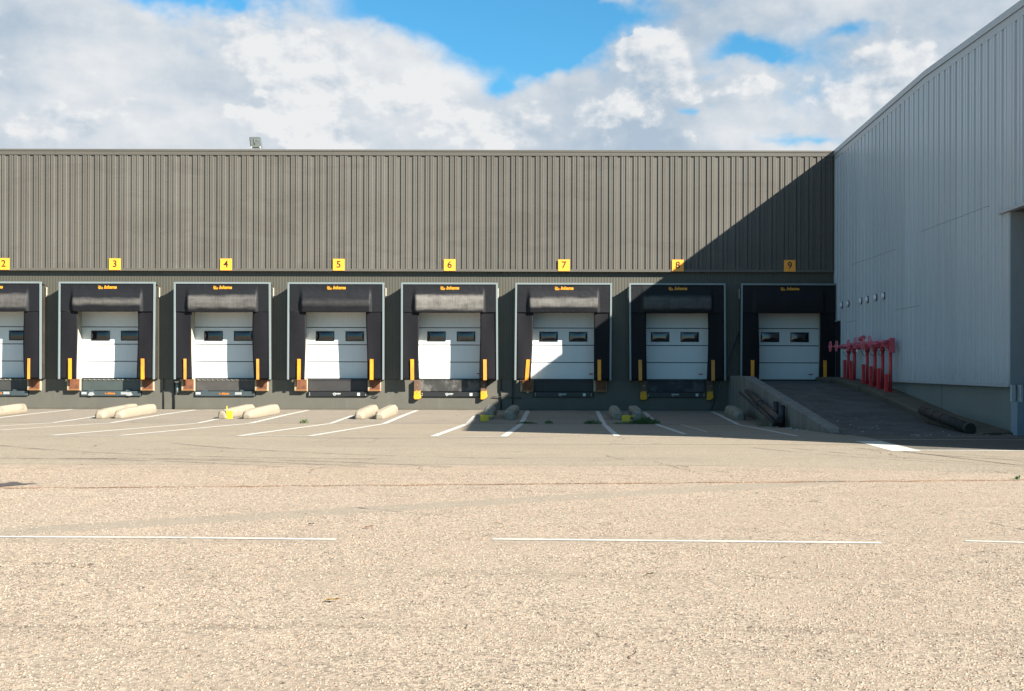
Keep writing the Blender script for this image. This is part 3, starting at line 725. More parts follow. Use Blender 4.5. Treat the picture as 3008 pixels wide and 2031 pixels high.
M_lorange = mat('sticker_orange', color=(.50, .15, .012), rough=.5)
M_steel = mat('worn_steel', speckle((.32, .29, .23), .35, 12, dirt=(.12, .08, .05), dscale=4), rough=.5)
LEVLAB = {2: 'grey steel dock leveller front under the loading door cut by the left edge', 3: 'smooth grey green dock leveller under the door below sign 3',
          4: 'brownish finely ribbed dock leveller under the door below sign 4', 5: 'dark grey dock leveller with black lower bar below sign 5', 6: 'black dock leveller with brightly worn tread plate below sign 6',
          7: 'glossy black scratched dock leveller below sign 7', 8: 'shaded black dock leveller with worn tread plate below sign 8'}
for k in range(2, 9):
    X = DOCK[k]
    s = thing('dock_leveller', LEVLAB[k], 'dock leveller', (X, 42.0, .475), 'dock levellers under the doors')
    b = mb(); box(b, -1.07, 1.07, .04, .10, .185, .565)
    lo = build('lip_plate', b, LEVM[k], parent=s, bevel=.006)
    b = mb(); box(b, -1.075, 1.075, .03, .44, .572, .598); build('deck_plate', b, LEVM[k], parent=s)
    b = mb(); box(b, -1.085, 1.085, .30, .34, -.01, .565); build('pit_back', b, M_black, parent=s)
    b = mb(); box(b, -1.07, 1.07, -.085, -.035, 0, .170)
    old = k <= 4
    if old:
        for sx in (-.72, .62): box(b, sx - .09, sx + .09, -.080, -.04, .171, .225)
    build('lower_bar', b, M_barg if old else M_barb, parent=s, bevel=.006)
    if old:
        b = mb()
        for i in range(12):
            x = -.98 + i * .172
            prism(b, [(x, .560), (x + .10, .560), (x + .10, .570), (x + .02, .570), (x - .02, .596), (x - .045, .596)], 'y', .015, .035)
        build('hinge_row', b, M_steel, parent=s)
        b = mb(); box(b, -1.04, -.87, -.090, -.087, .06, .13); build('sticker', b, M_white, parent=s)
        b = mb(); box(b, .36 if k != 2 else .2, .60 if k != 2 else .42, -.090, -.087, .05, .14); build('sticker', b, M_whitew, parent=s)
        lb = logo_mesh()
        for v_ in lb.verts: v_.co *= .42
        build('logo', lb, M_lorange, parent=s, loc=(-.17, -.088, .09))
        text('lettering', 'Inkema', .095, M_lorange, s, (.01, -.091, .088), shear=.3, offset=.006, spacing=.92)
        if k == 3:
            for sx in (-.70, .66):
                b = mb(); prism(b, [(sx - .12, .02), (sx - .05, .125), (sx + .06, .14), (sx + .12, .03), (sx + .02, .0)], 'y', -.10, -.086); build('paint_scuff', b, M_whitew, parent=s)
    else:
        for sx in (-1.0, 1.0):
            for zz in (.05, .115):
                b = mb(); tube(b, (sx, -.083, zz), (sx, -.092, zz), .015, 12); build('bolt', b, M_white, parent=s)
        b = mb(); box(b, .70, .80, -.090, -.087, .03, .13); build('sticker', b, M_white, parent=s)
        b = mb()
        torus(b, (-.115, -.088, .100), (0, 1, 0), .026, .007, 18, 6); torus(b, (-.105, -.088, .055), (0, 1, 0), .028, .007, 18, 6)
        path_tube(b, [(-.165, -.088, .12), (-.165, -.088, .07), (-.130, -.088, .045)], .007, 6)
        build('emblem', b, M_white, parent=s)
        text('lettering', 'LOADING', .047, M_white, s, (.005, -.088, .100), offset=.0025, spacing=1.0)
        text('lettering', 'SYSTEMS', .040, M_whitew, s, (.000, -.088, .062), offset=.001, spacing=1.0)

# dock bumpers
def bump_fn(t, b):
    p = t.obj(); x, y, z = t.sep(p)[0:3]
    n = t.noise(p, 5, 5, .7); e = t.add(x, t.mul(t.sub(n, .5), .22))
    c = t.mix(t.sm(n, .3, .7), (.085, .026, .012), (.19, .070, .028))
    c = t.mix(t.mul(t.sm(t.noise(t.scale(p, (9, 9, 1)), 1.5, 4), .5, .7), .6), c, (.07, .030, .018))
    c = t.mix(t.sm(e, -.13, -.19), c, (.30, .25, .16))
    c = t.mix(t.mul(t.sm(t.add(z, t.mul(n, .1)), -.08, -.14), .5), c, (.36, .17, .05))
    t.put(b.inputs['Base Color'], c); b.inputs['Roughness'].default_value = .8
    t.put(b.inputs['Normal'], t.bump(n, .5, .01))
M_bump = mat('rusty_bumper', bump_fn)
M_bcream = mat('bumper_cream', speckle((.34, .30, .21), .2, 6, dirt=(.20, .10, .05), dscale=5), rough=.7)
def bump2_fn(t, b):
    p = t.obj(); z = t.sep(p)[2]; n = t.noise(t.scale(p, (1, 1, .7)), 6, 5, .7)
    c = t.mix(n, (.05, .028, .018), (.15, .085, .05))
    f = t.sm(t.add(z, t.mul(t.sub(n, .5), .35)), -.02, -.08)
    c = t.mix(f, c, (.60, .27, .008)); t.put(b.inputs['Base Color'], c); b.inputs['Roughness'].default_value = .75
    t.put(b.inputs['Normal'], t.bump(n, .5, .01))
M_bump2 = mat('brown_yellow_bumper', bump2_fn)
for k in (2, 3, 4, 5, 6, 7, 8):
    for sx in (-1, 1):
        side = 'left' if sx < 0 else 'right'
        if k in (6, 8):
            s = thing('dock_bumper', f'narrow brown dock bumper with flaking yellow foot, {side} of the leveller below sign {k}', 'dock bumper', (DOCK[k] + (-1.16 if sx < 0 else 1.21), 41.97, .38), 'dock bumpers beside the levellers')
            b = mb(); prism(b, [(-.10, .0), (.06, .0), (.125, .05), (.125, .12), (.10, .16), (.10, .68), (-.12, .68), (-.12, .16), (-.13, .12), (-.13, .05)] if sx < 0 else
                            [(.10, .06), (.12, .12), (.10, .2), (.10, .68), (-.11, .68), (-.11, .0), (.0, .0)], 'y', -.15, -.001)
            for v_ in b.verts: v_.co.z -= .34
            build('pad', b, M_bump2, parent=s, loc=(0, 0, .34), bevel=.008)
            for zz in (.25, .5):
                b = mb(); tube(b, (0, -.15, zz), (0, -.162, zz), .022, 8); build('bolt', b, M_steel, parent=s)
        else:
            s = thing('dock_bumper', f'square rusty dock bumper {side} of the leveller below sign {k}' + (', cut by shadow' if sx > 0 else ''), 'dock bumper', (DOCK[k] + sx * 1.31, 41.97, .67), 'dock bumpers beside the levellers')
            b = mb(); box(b, -.215, .215, -.155, -.03, -.20, .20)
            build('pad', b, M_bump, parent=s, loc=(0, 0, .20), bevel=.010)
            b = mb(); box(b, -.235, .235, -.032, -.002, -.02, .42); box(b, .216, .236, -.12, -.033, .0, .40)
            build('steel_bracket', b, M_bcream, parent=s, bevel=.003)

# wall pipes and small fittings on the foundation
M_pipe = mat('drain_black', color=(.006, .006, .008), rough=.6)
def drain(x, r, lab):
    b = mb(); tube(b, (0, 0, 0), (0, 0, 1.13), r, 10)
    o = build('drain_pipe', b, M_pipe, loc=(x, 41.95 - r, -.02)); tag(o, lab, 'pipe', 'black drain pipes on the plinth')
drain(-14.29, .014, 'thin black drain pipe on plinth, the left of two between docks 3 and 4'); drain(-13.91, .024, 'thicker black drain pipe on plinth, right of two between docks 3 and 4')
drain(-2.23, .022, 'black drain pipe behind the blocks, left of two between docks 6 and 7'); drain(-1.81, .018, 'black drain pipe behind the blocks, right of two between docks 6 and 7')
s = thing('vent_pipe', 'short grey pipe with white flared top on plinth left of dock 4', 'pipe', (-13.80, 41.87, .60))
b = mb(); tube(b, (0, 0, 0), (0, 0, .36), .045, 14); build('tube', b, mat('galvanised', speckle((.12, .15, .15), .4, 12)), parent=s)
b = mb(); tube(b, (0, 0, .35), (0, 0, .41), .05, 14, r1=.10); build('collar', b, mat('white_cap', color=(.5, .47, .40)), parent=s)
M_dot = mat('white_dot', color=(.6, .62, .62))
b = mb(); tube(b, (0, 0, 0), (0, -.05, 0), .045, 16)
tag(build('lamp_socket', b, M_dot, loc=(-1.27, 41.96, .66)), 'small round white fitting on plinth by dock 7 bumper', 'wall fitting')
for (x, z, L, lab) in ((-6.85, .47, .22, 'short dark iron hook on plinth right of dock 5'), (-2.55, .47, .34, 'dark iron rod on plinth right of dock 6'), (-2.0, .44, .5, 'thin dark rod on shaded plinth left of dock 7')):
    b = mb(); tube(b, (0, 0, 0), (L, -.02, -.005), .012, 8); tube(b, (L * .9, .03, 0), (L * .9, -.03, 0), .02, 8)
    tag(build('iron_rod', b, M_pipe, loc=(x, 41.93, z)), lab, 'rod')
# leaning steel pole
b = mb(); p0 = Vector((5.24, 41.55, .02)); p1 = Vector((6.29, 41.93, 2.83)); tube(b, (0, 0, 0), p1 - p0, .024, 10)
tag(build('steel_pole', b, mat('grey_pole', speckle((.07, .075, .08), .2, 5), rough=.4, metal=.5), loc=p0), 'thin grey pole leaning on the wall between docks 8 and 9', 'pole')

# floodlight on the roof edge
s = thing('floodlight', 'grey floodlight standing on the roof edge above dock 4', 'floodlight', ((745 - 1655) * 41.9 / 3444, 42.0, 9.285))
M_fl = mat('floodlight_body', color=(.10, .105, .10), rough=.45, metal=.3)
M_flg = mat('floodlight_glass', lambda t, b: (t.put(b.inputs['Base Color'], t.mix(t.noise(t.obj(), 6, 3), (.07, .078, .072), (.14, .15, .14)))), rough=.15)
b = mb(); prism(b, [(-.20, .47), (.19, .47), (.245, .08), (-.155, .08)], 'y', -.02, .11); build('housing', b, M_fl, parent=s, bevel=.01)
b = mb(); prism(b, [(-.170, .445), (.165, .445), (.212, .105), (-.125, .105)], 'y', -.030, -.018); build('glass', b, M_flg, parent=s)
b = mb(); tube(b, (-.02, -.035, .40), (.0, -.035, .20), .015, 8); tube(b, (-.06, -.035, .33), (.17, -.035, .33), .006, 6); build('lamp_tube', b, M_fl, parent=s)
b = mb()
for x in (-.12, .20): tube(b, (x, .02, 0), (x, .02, .12), .018, 8); box(b, x - .05, x + .05, -.03, .05, -.001, .02); tube(b, (x, -.05, .10), (x, .0, .10), .028, 10)
build('bracket', b, mat('bracket_white', color=(.42, .41, .36)), parent=s)

# ------------------------------------------------------------------ wheel guide blocks
def conc_fn(t, b):
    p = t.obj(); w = t.pos(); x = t.sep(w)[0]
    n = t.noise(p, 6, 6, .65); c = t.mix(n, (.185, .150, .108), (.270, .230, .172))
    d_ = t.sm(t.noise(t.scale(p, (1, 1, .6)), 3, 5, .7), .5, .72); c = t.mix(t.mul(d_, .40), c, (.17, .135, .09))
    zz = t.sep(p)[2]; ft = t.sm(t.add(zz, t.mul(t.noise(p, 8, 4), .12)), .13, .05); c = t.mix(t.mul(ft, .5), c, (.11, .085, .055))
    rb = t.sm(t.noise(t.scale(t.pos(), (1, .7, 1.4)), 1.7, 5, .7), .55, .70); c = t.mix(t.mul(rb, .45), c, (.085, .070, .055))
    ch = t.sm(t.noise(p, 12, 5, .75), .64, .70); c = t.mix(t.mul(ch, .5), c, (.13, .11, .085))
    t.put(b.inputs['Base Color'], c); b.inputs['Roughness'].default_value = .85
    t.put(b.inputs['Normal'], t.bump(t.noise(p, 14, 6, .7), .8, .02))
M_conc = mat('pale_concrete', conc_fn)
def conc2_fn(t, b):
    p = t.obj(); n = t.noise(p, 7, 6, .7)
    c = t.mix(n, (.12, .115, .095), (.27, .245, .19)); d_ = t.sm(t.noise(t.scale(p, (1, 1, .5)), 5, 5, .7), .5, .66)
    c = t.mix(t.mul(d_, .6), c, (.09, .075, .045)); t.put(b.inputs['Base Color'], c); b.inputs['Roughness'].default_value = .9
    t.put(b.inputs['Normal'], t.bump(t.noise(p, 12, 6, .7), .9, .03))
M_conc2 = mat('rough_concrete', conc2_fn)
def block(x, y0, L, lab, m=None, smooth=True, yaw=0.0, h=.33):
    rnd = random.Random(int(x * 100)); b = mb()
    if x < 0: x *= .987; L += .12
    secs = [(0, .13, .20), (.05, .20, .27), (.16, .255, .315), (.5, .285, .325), (L - .35, h, .325), (L - .10, h * .97, .31), (L, h * .78, .27)]
    if not smooth: secs = [(0, .20, .22), (.12, .27, .30), (.38, .32, .33), (L - .35, h, .33), (L - .12, h * .97, .31), (L, h * .7, .25)]
    rings = []
    for (yy, hh, ww) in secs:
        j = lambda: (rnd.uniform(-.013, .013) if smooth else rnd.uniform(-.022, .022))
        ring = [(-ww * .46 + j(), 0), (-ww * .52 + j(), hh * .42), (-ww * .44 + j(), hh * .78 + j()), (-ww * .27 + j(), hh), (ww * .27 + j(), hh), (ww * .44 + j(), hh * .78 + j()), (ww * .52 + j(), hh * .42), (ww * .46 + j(), 0)]
        rings.append([b.verts.new((px, yy, pz)) for px, pz in ring])
    for r0, r1 in zip(rings, rings[1:]):
        for i in range(8):
            f = b.faces.new((r0[i], r0[(i + 1) % 8], r1[(i + 1) % 8], r1[i])); f.smooth = smooth
    b.faces.new(rings[0][::-1]); b.faces.new(rings[-1])
    o = build('wheel_guide', b, m or M_conc, loc=(x, y0, gz(y0 + .8) - .012), bevel=.018 if smooth else .012)
    slope = math.atan2(gz(y0 + L) - gz(y0), L); o.rotation_euler = (slope, 0, yaw)
    tag(o, lab, 'concrete block', 'concrete wheel guides between the docks')
Y0 = 35.65
block(-18.95, Y0, 2.95, 'pale concrete wheel guide at left photo edge, behind its longer twin', yaw=.03)
block(-18.0, Y0, 3.0, 'pale concrete wheel guide at left photo edge, cut off, in front of its twin', yaw=.03)
block(-14.30, Y0, 3.1, 'rear left pale concrete wheel guide between docks 3 and 4', yaw=.03)
block(-13.72, Y0, 2.9, 'front right pale concrete wheel guide between docks 3 and 4, beside a white line', yaw=0)
block(-10.52, Y0, 2.9, 'left pale concrete wheel guide between docks 4 and 5, behind a yellow plate', yaw=-.03)
block(-9.76, Y0, 2.9, 'right pale concrete wheel guide between docks 4 and 5', yaw=-.05)
block(-6.30, Y0, 2.8, 'left pale concrete wheel guide between docks 5 and 6', yaw=0)
block(-5.66, Y0, 2.8, 'right pale concrete wheel guide between docks 5 and 6', yaw=0)
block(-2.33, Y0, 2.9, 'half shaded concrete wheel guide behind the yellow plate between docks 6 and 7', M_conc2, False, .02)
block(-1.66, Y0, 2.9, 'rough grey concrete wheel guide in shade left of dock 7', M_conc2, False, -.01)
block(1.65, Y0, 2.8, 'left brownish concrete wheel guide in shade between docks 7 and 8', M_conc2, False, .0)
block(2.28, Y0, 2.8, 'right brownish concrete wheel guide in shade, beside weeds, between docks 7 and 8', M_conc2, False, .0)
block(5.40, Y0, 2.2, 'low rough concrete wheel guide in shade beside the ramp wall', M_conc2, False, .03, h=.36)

# yellow plates on thin rods
M_yp = mat('plate_yellow', speckle((.58, .40, .012), .15, 9, dirt=(.30, .20, .02), dscale=9), rough=.5)
def plate(x, y, w, h, rod, lab):
    s = thing('marker_plate', lab, 'marker', (x, y, gz(y)), 'small yellow marker plates by the wheel guides')
    b = mb(); box(b, -w / 2, w / 2, -.02, .05, .004, h); build('plate', b, M_yp, parent=s, bevel=.004)
    b = mb()
    if rod == 'up': box(b, -w / 2, -w / 2 + .022, .0, .02, h + .001, h + .15)
    else: box(b, w / 2 + .001, w / 2 + .15, .0, .02, h - .04, h - .012)
    build('rod', b, M_yp, parent=s)
plate(-10.17, 35.7, .17, .245, 'up', 'yellow box with an upright rod in front of a sunlit wheel guide')
plate(-2.33, 34.7, .245, .19, 'side', 'yellow plate with sideways rod before the half shaded wheel guide')
plate(1.86, 34.8, .245, .19, 'side', 'yellow plate with sideways rod among weeds between docks 7 and 8')

# ------------------------------------------------------------------ ramp, wing wall, ledge
def ramp_z(y):
    P = [(23.5, .12), (25.5, .10), (26.0, .09), (29, .19), (32, .47), (34.2, .69), (38.5, .99), (42, 1.055)]
    if y <= P[0][0]: return P[0][1]
    for (a, za), (c, zc) in zip(P, P[1:]):
        if y <= c: return za + (zc - za) * (y - a) / (c - a)
    return 1.055
def ledge_z(y):
    P = [(25.3, .15), (29, .37), (32, .67), (34.2, .89), (38.5, 1.19), (42, 1.22)]
    for (a, za), (c, zc) in zip(P, P[1:]):
        if y <= c: return za + (zc - za) * (y - a) / (c - a)
    return 1.22
def ramp_fn(t, b):
    p = t.pos(); c = t.mix(t.sm(t.noise(p, 1.4, 7, .75), .35, .65), (.026, .026, .025), (.070, .068, .063))
    g = t.noise(p, 90, 3, .7); c = t.mix(t.sm(g, .48, .74), c, (.12, .118, .112))
    c = t.mix(t.mul(t.sm(t.noise(t.scale(p, (1, .5, 1)), 16, 5, .85), .62, .70), .6), c, (.20, .195, .18))
    c = t.mix(t.mul(t.sm(t.noise(t.scale(p, (3, .3, 1)), 1.2, 5, .7), .52, .7), .4), c, (.11, .105, .095))
    c = t.mix(t.mul(t.sm(t.sep(p)[1], 40.6, 41.9), .5), c, (.13, .12, .095))
    t.put(b.inputs['Base Color'], c); b.inputs['Roughness'].default_value = .9; t.put(b.inputs['Normal'], t.bump(g, .5, .01))
M_ramp = mat('ramp_asphalt', ramp_fn)
b = mb(); ny = 60; ya, yb = 25.0, 41.965
def rpf(a, c):
    y = ya + (yb - ya) * c
    return (5.98 + (9.12 - 5.98) * a, y, ramp_z(y) + (.006 if y > 26 else .004))
grid(b, rpf, 2, ny, False)
struct('ramp', b, M_ramp, recalc=False)
def wing_fn(t, b):
    p = t.pos(); z = t.sep(p)[2]
    c = t.mix(t.noise(p, 2.2, 6, .65), (.105, .110, .100), (.175, .175, .160))
    dr = t.sm(t.noise(t.scale(p, (5, 5, .45)), 1.3, 5, .7), .60, .70); c = t.mix(t.mul(dr, .35), c, (.36, .34, .26))
    c = t.mix(t.mul(t.sm(t.noise(t.scale(p, (3, 3, .3)), 1.1, 5), .45, .6), .45), c, (.070, .068, .058))
    c = t.mix(t.mul(t.sm(t.add(z, t.mul(t.noise(p, 3, 4), .3)), .34, .1), .6), c, (.055, .062, .030))
    for yj in (38.2, 33.9, 30.6):
        j = t.sm(t.m('ABSOLUTE', t.sub(t.sep(p)[1], yj)), .025, .012); c = t.mix(t.mul(j, .85), c, (.012, .012, .012))
    t.put(b.inputs['Base Color'], c); b.inputs['Roughness'].default_value = .85; t.put(b.inputs['Normal'], t.bump(t.noise(p, 10, 5), .35, .012))
M_wing = mat('wing_wall_concrete', wing_fn)
b = mb()
ysw = [26.0, 26.35] + [26.6 + i * (38.2 - 26.6) / 16 for i in range(17)] + [41.96]
def wz(y):
    if y <= 26.35: return .10 + (y - 26.0) * .25
    if y < 38.2: return .19 + (y - 26.35) * (1.26 - .19) / (38.2 - 26.35)
    return 1.26 - (y - 38.2) * .004
prev = None
for y in ysw:
    hw = .03 if y == 26.0 else 0
    z = wz(y); q = [b.verts.new(v_) for v_ in ((5.90 + hw, y, -.4), (5.90 + hw, y, z - .012), (5.915 + hw, y, z), (6.205 - hw * 3, y, z), (6.22 - hw * 3, y, z - .012), (6.22 - hw * 3, y, -.4))]
    if prev:
        for i in range(5): b.faces.new((prev[i], prev[i + 1], q[i + 1], q[i]))
    else: b.faces.new(q)
    prev = q
b.faces.new(prev[::-1])
tag(build('ramp_wall', b, M_wing), 'sloping grey concrete side wall along the left of the ramp', 'wall')
def ledge_fn(t, b):
    p = t.pos(); c = t.mix(t.noise(p, 1.5, 6, .7), (.055, .046, .030), (.120, .098, .068))
    c = t.mix(t.mul(t.sm(t.noise(p, 12, 5, .7), .58, .7), .5), c, (.18, .165, .12))
    c = t.mix(t.mul(t.sm(t.noise(p, .8, 4), .5, .65), .5), c, (.030, .032, .014))
    t.put(b.inputs['Base Color'], c); b.inputs['Roughness'].default_value = .95; t.put(b.inputs['Normal'], t.bump(t.noise(p, 8, 6, .7), .8, .03))
M_ledge = mat('mossy_concrete', ledge_fn)
b = mb(); prev = None
for i in range(48):
    y = 25.3 + (41.96 - 25.3) * i / 47; z = ledge_z(y); e = .03 * mnoise.noise(Vector((y * 1.3, 0, 3)))
    q = [b.verts.new(v_) for v_ in ((9.06 + e, y, -.3), (9.02 + e, y, z - .05), (9.07 + e, y, z - .008), (9.42, y, z + .004), (9.83, y, z), (9.83, y, -.3))]
    if prev:
        for j in range(5): b.faces.new((prev[j], prev[j + 1], q[j + 1], q[j]))
    else: b.faces.new(q)
    prev = q
b.faces.new(prev[::-1])
tag(build('kerb_ledge', b, M_ledge), 'mossy sloping concrete ledge along the grey building beside the ramp', 'kerb')
M_rub = mat('black_rubber', speckle((.012, .011, .012), .5, 10, dirt=(.05, .042, .035), dscale=5), rough=.5)
M_rub2 = mat('worn_brown_pipe', speckle((.020, .017, .015), .5, 9, dirt=(.010, .009, .008), dscale=5, bump=.6), rough=.8)
# left pipe rail against the wing wall
s = thing('pipe_rail', 'battered black pipe rail with stub posts lying against the ramp wall', 'pipe rail', (5.6, 34, gz(34)))
def rel(p): return (p[0] - 5.6, p[1] - 34, p[2] - gz(34))
b = mb(); tube(b, rel((5.62, 37.3, .74)), rel((5.55, 33.0, .34)), .045, 12); tube(b, rel((5.55, 33.0, .34)), rel((5.52, 30.6, .10)), .05, 12); build('lower_pipe', b, M_rub2, parent=s)
b = mb(); tube(b, rel((5.74, 36.6, .80)), rel((5.68, 33.3, .44)), .075, 14); tube(b, rel((5.68, 33.3, .44)), rel((5.63, 30.5, .18)), .082, 14, r1=.09)
tube(b, rel((5.70, 34.2, .545)), rel((5.69, 33.9, .51)), .10, 14); build('upper_pipe', b, M_rub, parent=s)
for (yy, zt) in ((31.9, .60), (31.0, .53)):
    b = mb(); tube(b, rel((5.78, yy, -.08)), rel((5.78, yy, zt)), .085, 14); tube(b, rel((5.78, yy, zt)), rel((5.78, yy, zt + .03)), .085, 14, r1=.05); build('stub_post', b, M_rub, parent=s)
# right tube along the ledge foot
b = mb(); tube(b, (0, 0, 0), (0, 3.4, .27), .115, 16); tube(b, (0, -.05, -.004), (0, .12, .008), .128, 16)
for i in range(5): tube(b, (0, .5 + i * .6, .04 + i * .048), (0, .56 + i * .6, .045 + i * .048), .122, 14)
tag(build('bumper_tube', b, M_rub2, loc=(8.93, 25.75, .21)), 'battered black brown tube lying along the foot of the ledge', 'tube')

# ------------------------------------------------------------------ grey building
gb = thing('grey_building', 'tall pale grey ribbed metal building standing on the right in shade', 'building', (9.7, 30, 0))
def gpart(name, b, m, **k):
    o = build(name, b, m, **k); o.parent = gb; o.matrix_parent_inverse = Matrix.Translation((-9.7, -30, 0)); return o
def gclad_fn(t, b):
    p = t.pos(); y = t.sep(p)[1]; z = t.sep(p)[2]
    c = t.mix(t.noise(t.scale(p, (1, .6, .4)), .8, 5), (.375, .418, .452), (.428, .468, .500))
    c = t.mix(t.mul(t.sm(t.noise(t.scale(p, (6, 6, .2)), 1, 4), .5, .7), .2), c, (.29, .31, .325))
    wn_ = t.n.new('ShaderNodeTexWhiteNoise'); wn_.noise_dimensions = '1D'; t.put(wn_.inputs['W'], t.m('FLOOR', t.m('DIVIDE', y, .874)))
    tv = t.add(.93, t.mul(wn_.outputs[0], .13)); c = t.mix(1.0, c, t.com(tv, tv, tv), 'MULTIPLY')
    sp_ = t.mul(t.sm(t.add(z, t.mul(t.noise(t.scale(p, (1, 3, 1)), 2, 5, .7), 1.2)), 2.5, 1.6), .30); c = t.mix(sp_, c, (.20, .21, .20))
    def seam(zv, ya_, yb_):
        a = t.sm(t.m('ABSOLUTE', t.sub(z, zv)), .012, .005); return t.mul(t.mul(a, t.sm(y, ya_ - .01, ya_)), t.sm(y, yb_ + .01, yb_))
    sm_ = t.add(t.add(seam(5.23, 26.6, 31.7), seam(5.0, 34.2, 39.3)), t.add(seam(3.23, 31.8, 34.2), seam(3.1, 38.6, 40.2)))
    c = t.mix(t.mul(sm_, .7), c, (.06, .07, .08)); t.put(b.inputs['Base Color'], c)
    b.inputs['Roughness'].default_value = .34; b.inputs['Specular IOR Level'].default_value = .6
    b.inputs['Coat Weight'].default_value = .25; b.inputs['Coat Roughness'].default_value = .22
M_gclad = mat('grey_cladding', gclad_fn)
M_gflat = mat('grey_flat_panel', speckle((.22, .255, .28), .06, 2, dirt=(.18, .21, .225)), rough=.45)
M_gtrim = mat('grey_trim', speckle((.33, .37, .395), .06, 3), rough=.4)
def top2(y):
    P = [(18.9, 9.13), (31.35, 9.47), (42.0, 9.27), (96, 8.3)]
    for (a, za), (c, zc) in zip(P, P[1:]):
        if y <= c: return za + (zc - za) * (y - a) / (c - a)
YF = 18.9; XG = 9.7
def wallribs(b, ya, yb, zb, skip_top=.30):
    pts = []; n = int((yb - ya) / PER) + 2
    for k in range(n):
        for (o_, dd) in RIB:
            Y = yb - k * PER - o_
            if ya + .005 < Y < yb: pts.append((Y, dd * 1.35))
    pts = [(yb, 0)] + pts + [(ya, 0)]
    A = [b.verts.new((XG - dd, y, zb)) for y, dd in pts]; B = [b.verts.new((XG - dd, y, top2(y) - skip_top)) for y, dd in pts]
    for i in range(len(pts) - 1): b.faces.new((A[i], A[i + 1], B[i + 1], B[i]))
b = mb(); wallribs(b, 25.45, 41.93, 1.20); wallribs(b, 18.95, 25.45, 4.98)
gpart('side_cladding', b, M_gclad, recalc=False)
b = mb()
for (ya, yb) in ((18.86, 31.35), (31.35, 96)):
    for (dx, z0_, z1_) in ((-.045, -.32, -.145), (-.075, -.14, .02)):
        za, zb = top2(ya), top2(yb)
        vs = [b.verts.new(v_) for v_ in ((XG + dx, ya, za + z0_), (XG + .3, ya, za + z0_), (XG + .3, yb, zb + z0_), (XG + dx, yb, zb + z0_), (XG + dx, ya, za + z1_), (XG + .3, ya, za + z1_), (XG + .3, yb, zb + z1_), (XG + dx, yb, zb + z1_))]
        for f in ((0, 1, 5, 4), (1, 2, 6, 5), (2, 3, 7, 6), (3, 0, 4, 7), (4, 5, 6, 7), (3, 2, 1, 0)): b.faces.new([vs[i] for i in f])
gpart('roof_flashing', b, M_gtrim)
b = mb(); prism(b, [(25.45, 1.130), (25.45, 1.205), (41.93, 1.205), (41.93, 1.130)], 'x', XG - .05, XG + .1)
gpart('drip_flashing', b, M_gtrim)
b = mb()
prism(b, [(19.0, 5.02), (19.0, 9.0), (31.35, 9.33), (42, 9.12), (95, 8.2), (95, 5.02)], 'x', XG + .06, 40)
box(b, XG + .14, 40, 25.52, 95, -.5, 5.02); box(b, XG + .06, 40, 19.0, 20.4, -.5, 5.02); box(b, 13.6, 40, 20.4, 25.52, -.5, 5.02)
gpart('wall_core', b, M_gflat)
b = mb(); box(b, XG - .01, 13.59, 25.42, 25.50, 1.19, 4.93); gpart('jamb_panel', b, M_gflat)
b = mb(); prism(b, [(20.4, 4.935), (20.4, 5.01), (25.9, 5.01), (25.9, 4.935)], 'x', XG - .11, XG + .05); gpart('canopy_trim', b, M_gtrim)
b = mb(); box(b, XG + .0, XG + .055, 18.92, 20.4, -.5, 4.98); gpart('corner_panel', b, M_gtrim)
def gf_fn(t, b):
    p = t.pos(); z = t.sep(p)[2]; c = t.mix(t.noise(t.scale(p, (1, 1, .7)), 1.1, 6, .65), (.115, .135, .125), (.180, .205, .190))
    c = t.mix(t.mul(t.sm(t.noise(p, .7, 4), .48, .66), .4), c, (.15, .17, .125))
    j = t.sm(t.m('ABSOLUTE', t.sub(t.sep(p)[1], 30.3)), .022, .012); c = t.mix(j, c, (.012, .014, .015))
    t.put(b.inputs['Base Color'], c); b.inputs['Roughness'].default_value = .8; t.put(b.inputs['Normal'], t.bump(t.noise(p, 9, 5), .25, .01))
b = mb(); box(b, XG + .08, XG + .135, 25.60, 41.95, -.5, 1.128); gpart('foundation', b, mat('green_grey_concrete', gf_fn))
M_blue = mat('blue_grey_base', speckle((.18, .24, .29), .10, 3, dirt=(.13, .175, .21)), rough=.7)
b = mb(); box(b, XG + .0, 13.5, 25.05, 25.41, -.2, .82); gpart('plinth', b, M_blue)
b = mb(); box(b, XG - .02, XG + .06, 25.30, 25.40, .821, 1.185); box(b, XG + .12, XG + .17, 25.16, 25.40, .821, 1.185); box(b, XG + .36, XG + .41, 25.16, 25.40, .821, 1.185); gpart('steel_flange', b, M_gtrim)
b = mb(); box(b, XG - .060, XG + .0, 40.85, 41.55, 1.22, 3.17); gpart('door', b, mat('doorway_dark', color=(.008, .009, .011), rough=.6))  # near-black sheet put in for the shade of an open doorway
b = mb(); box(b, XG - .080, XG + .0, 40.82, 41.57, 3.172, 3.22); gpart('door_flashing', b, M_gtrim)

# round wall vents above the valves
M_dome = mat('round_cap', speckle((.62, .64, .68), .10, 8), rough=.35)
M_domer = mat('reddish_ring', color=(.10, .07, .09), rough=.5)
ordn = ['farthest', 'second farthest', 'third farthest', 'third nearest', 'second nearest', 'nearest']
for i, y in enumerate((40.6, 39.7, 38.0, 37.2, 36.2, 35.3)):
    s = thing('round_vent', f'round grey wall cap, {ordn[i]} of the row above the red valves', 'wall cap', (XG - .03, y, 3.71), 'round caps on the grey wall')
    b = mb(); tube(b, (0, 0, 0), (-.05, 0, 0), .115, 24); build('ring', b, M_domer, parent=s)
    b = mb(); bmesh.ops.create_uvsphere(b, u_segments=24, v_segments=12, radius=.10)
    for v_ in b.verts: v_.co.x = v_.co.x * .55 - .05
    for f in b.faces: f.smooth = True
    build('cap', b, M_dome, parent=s)

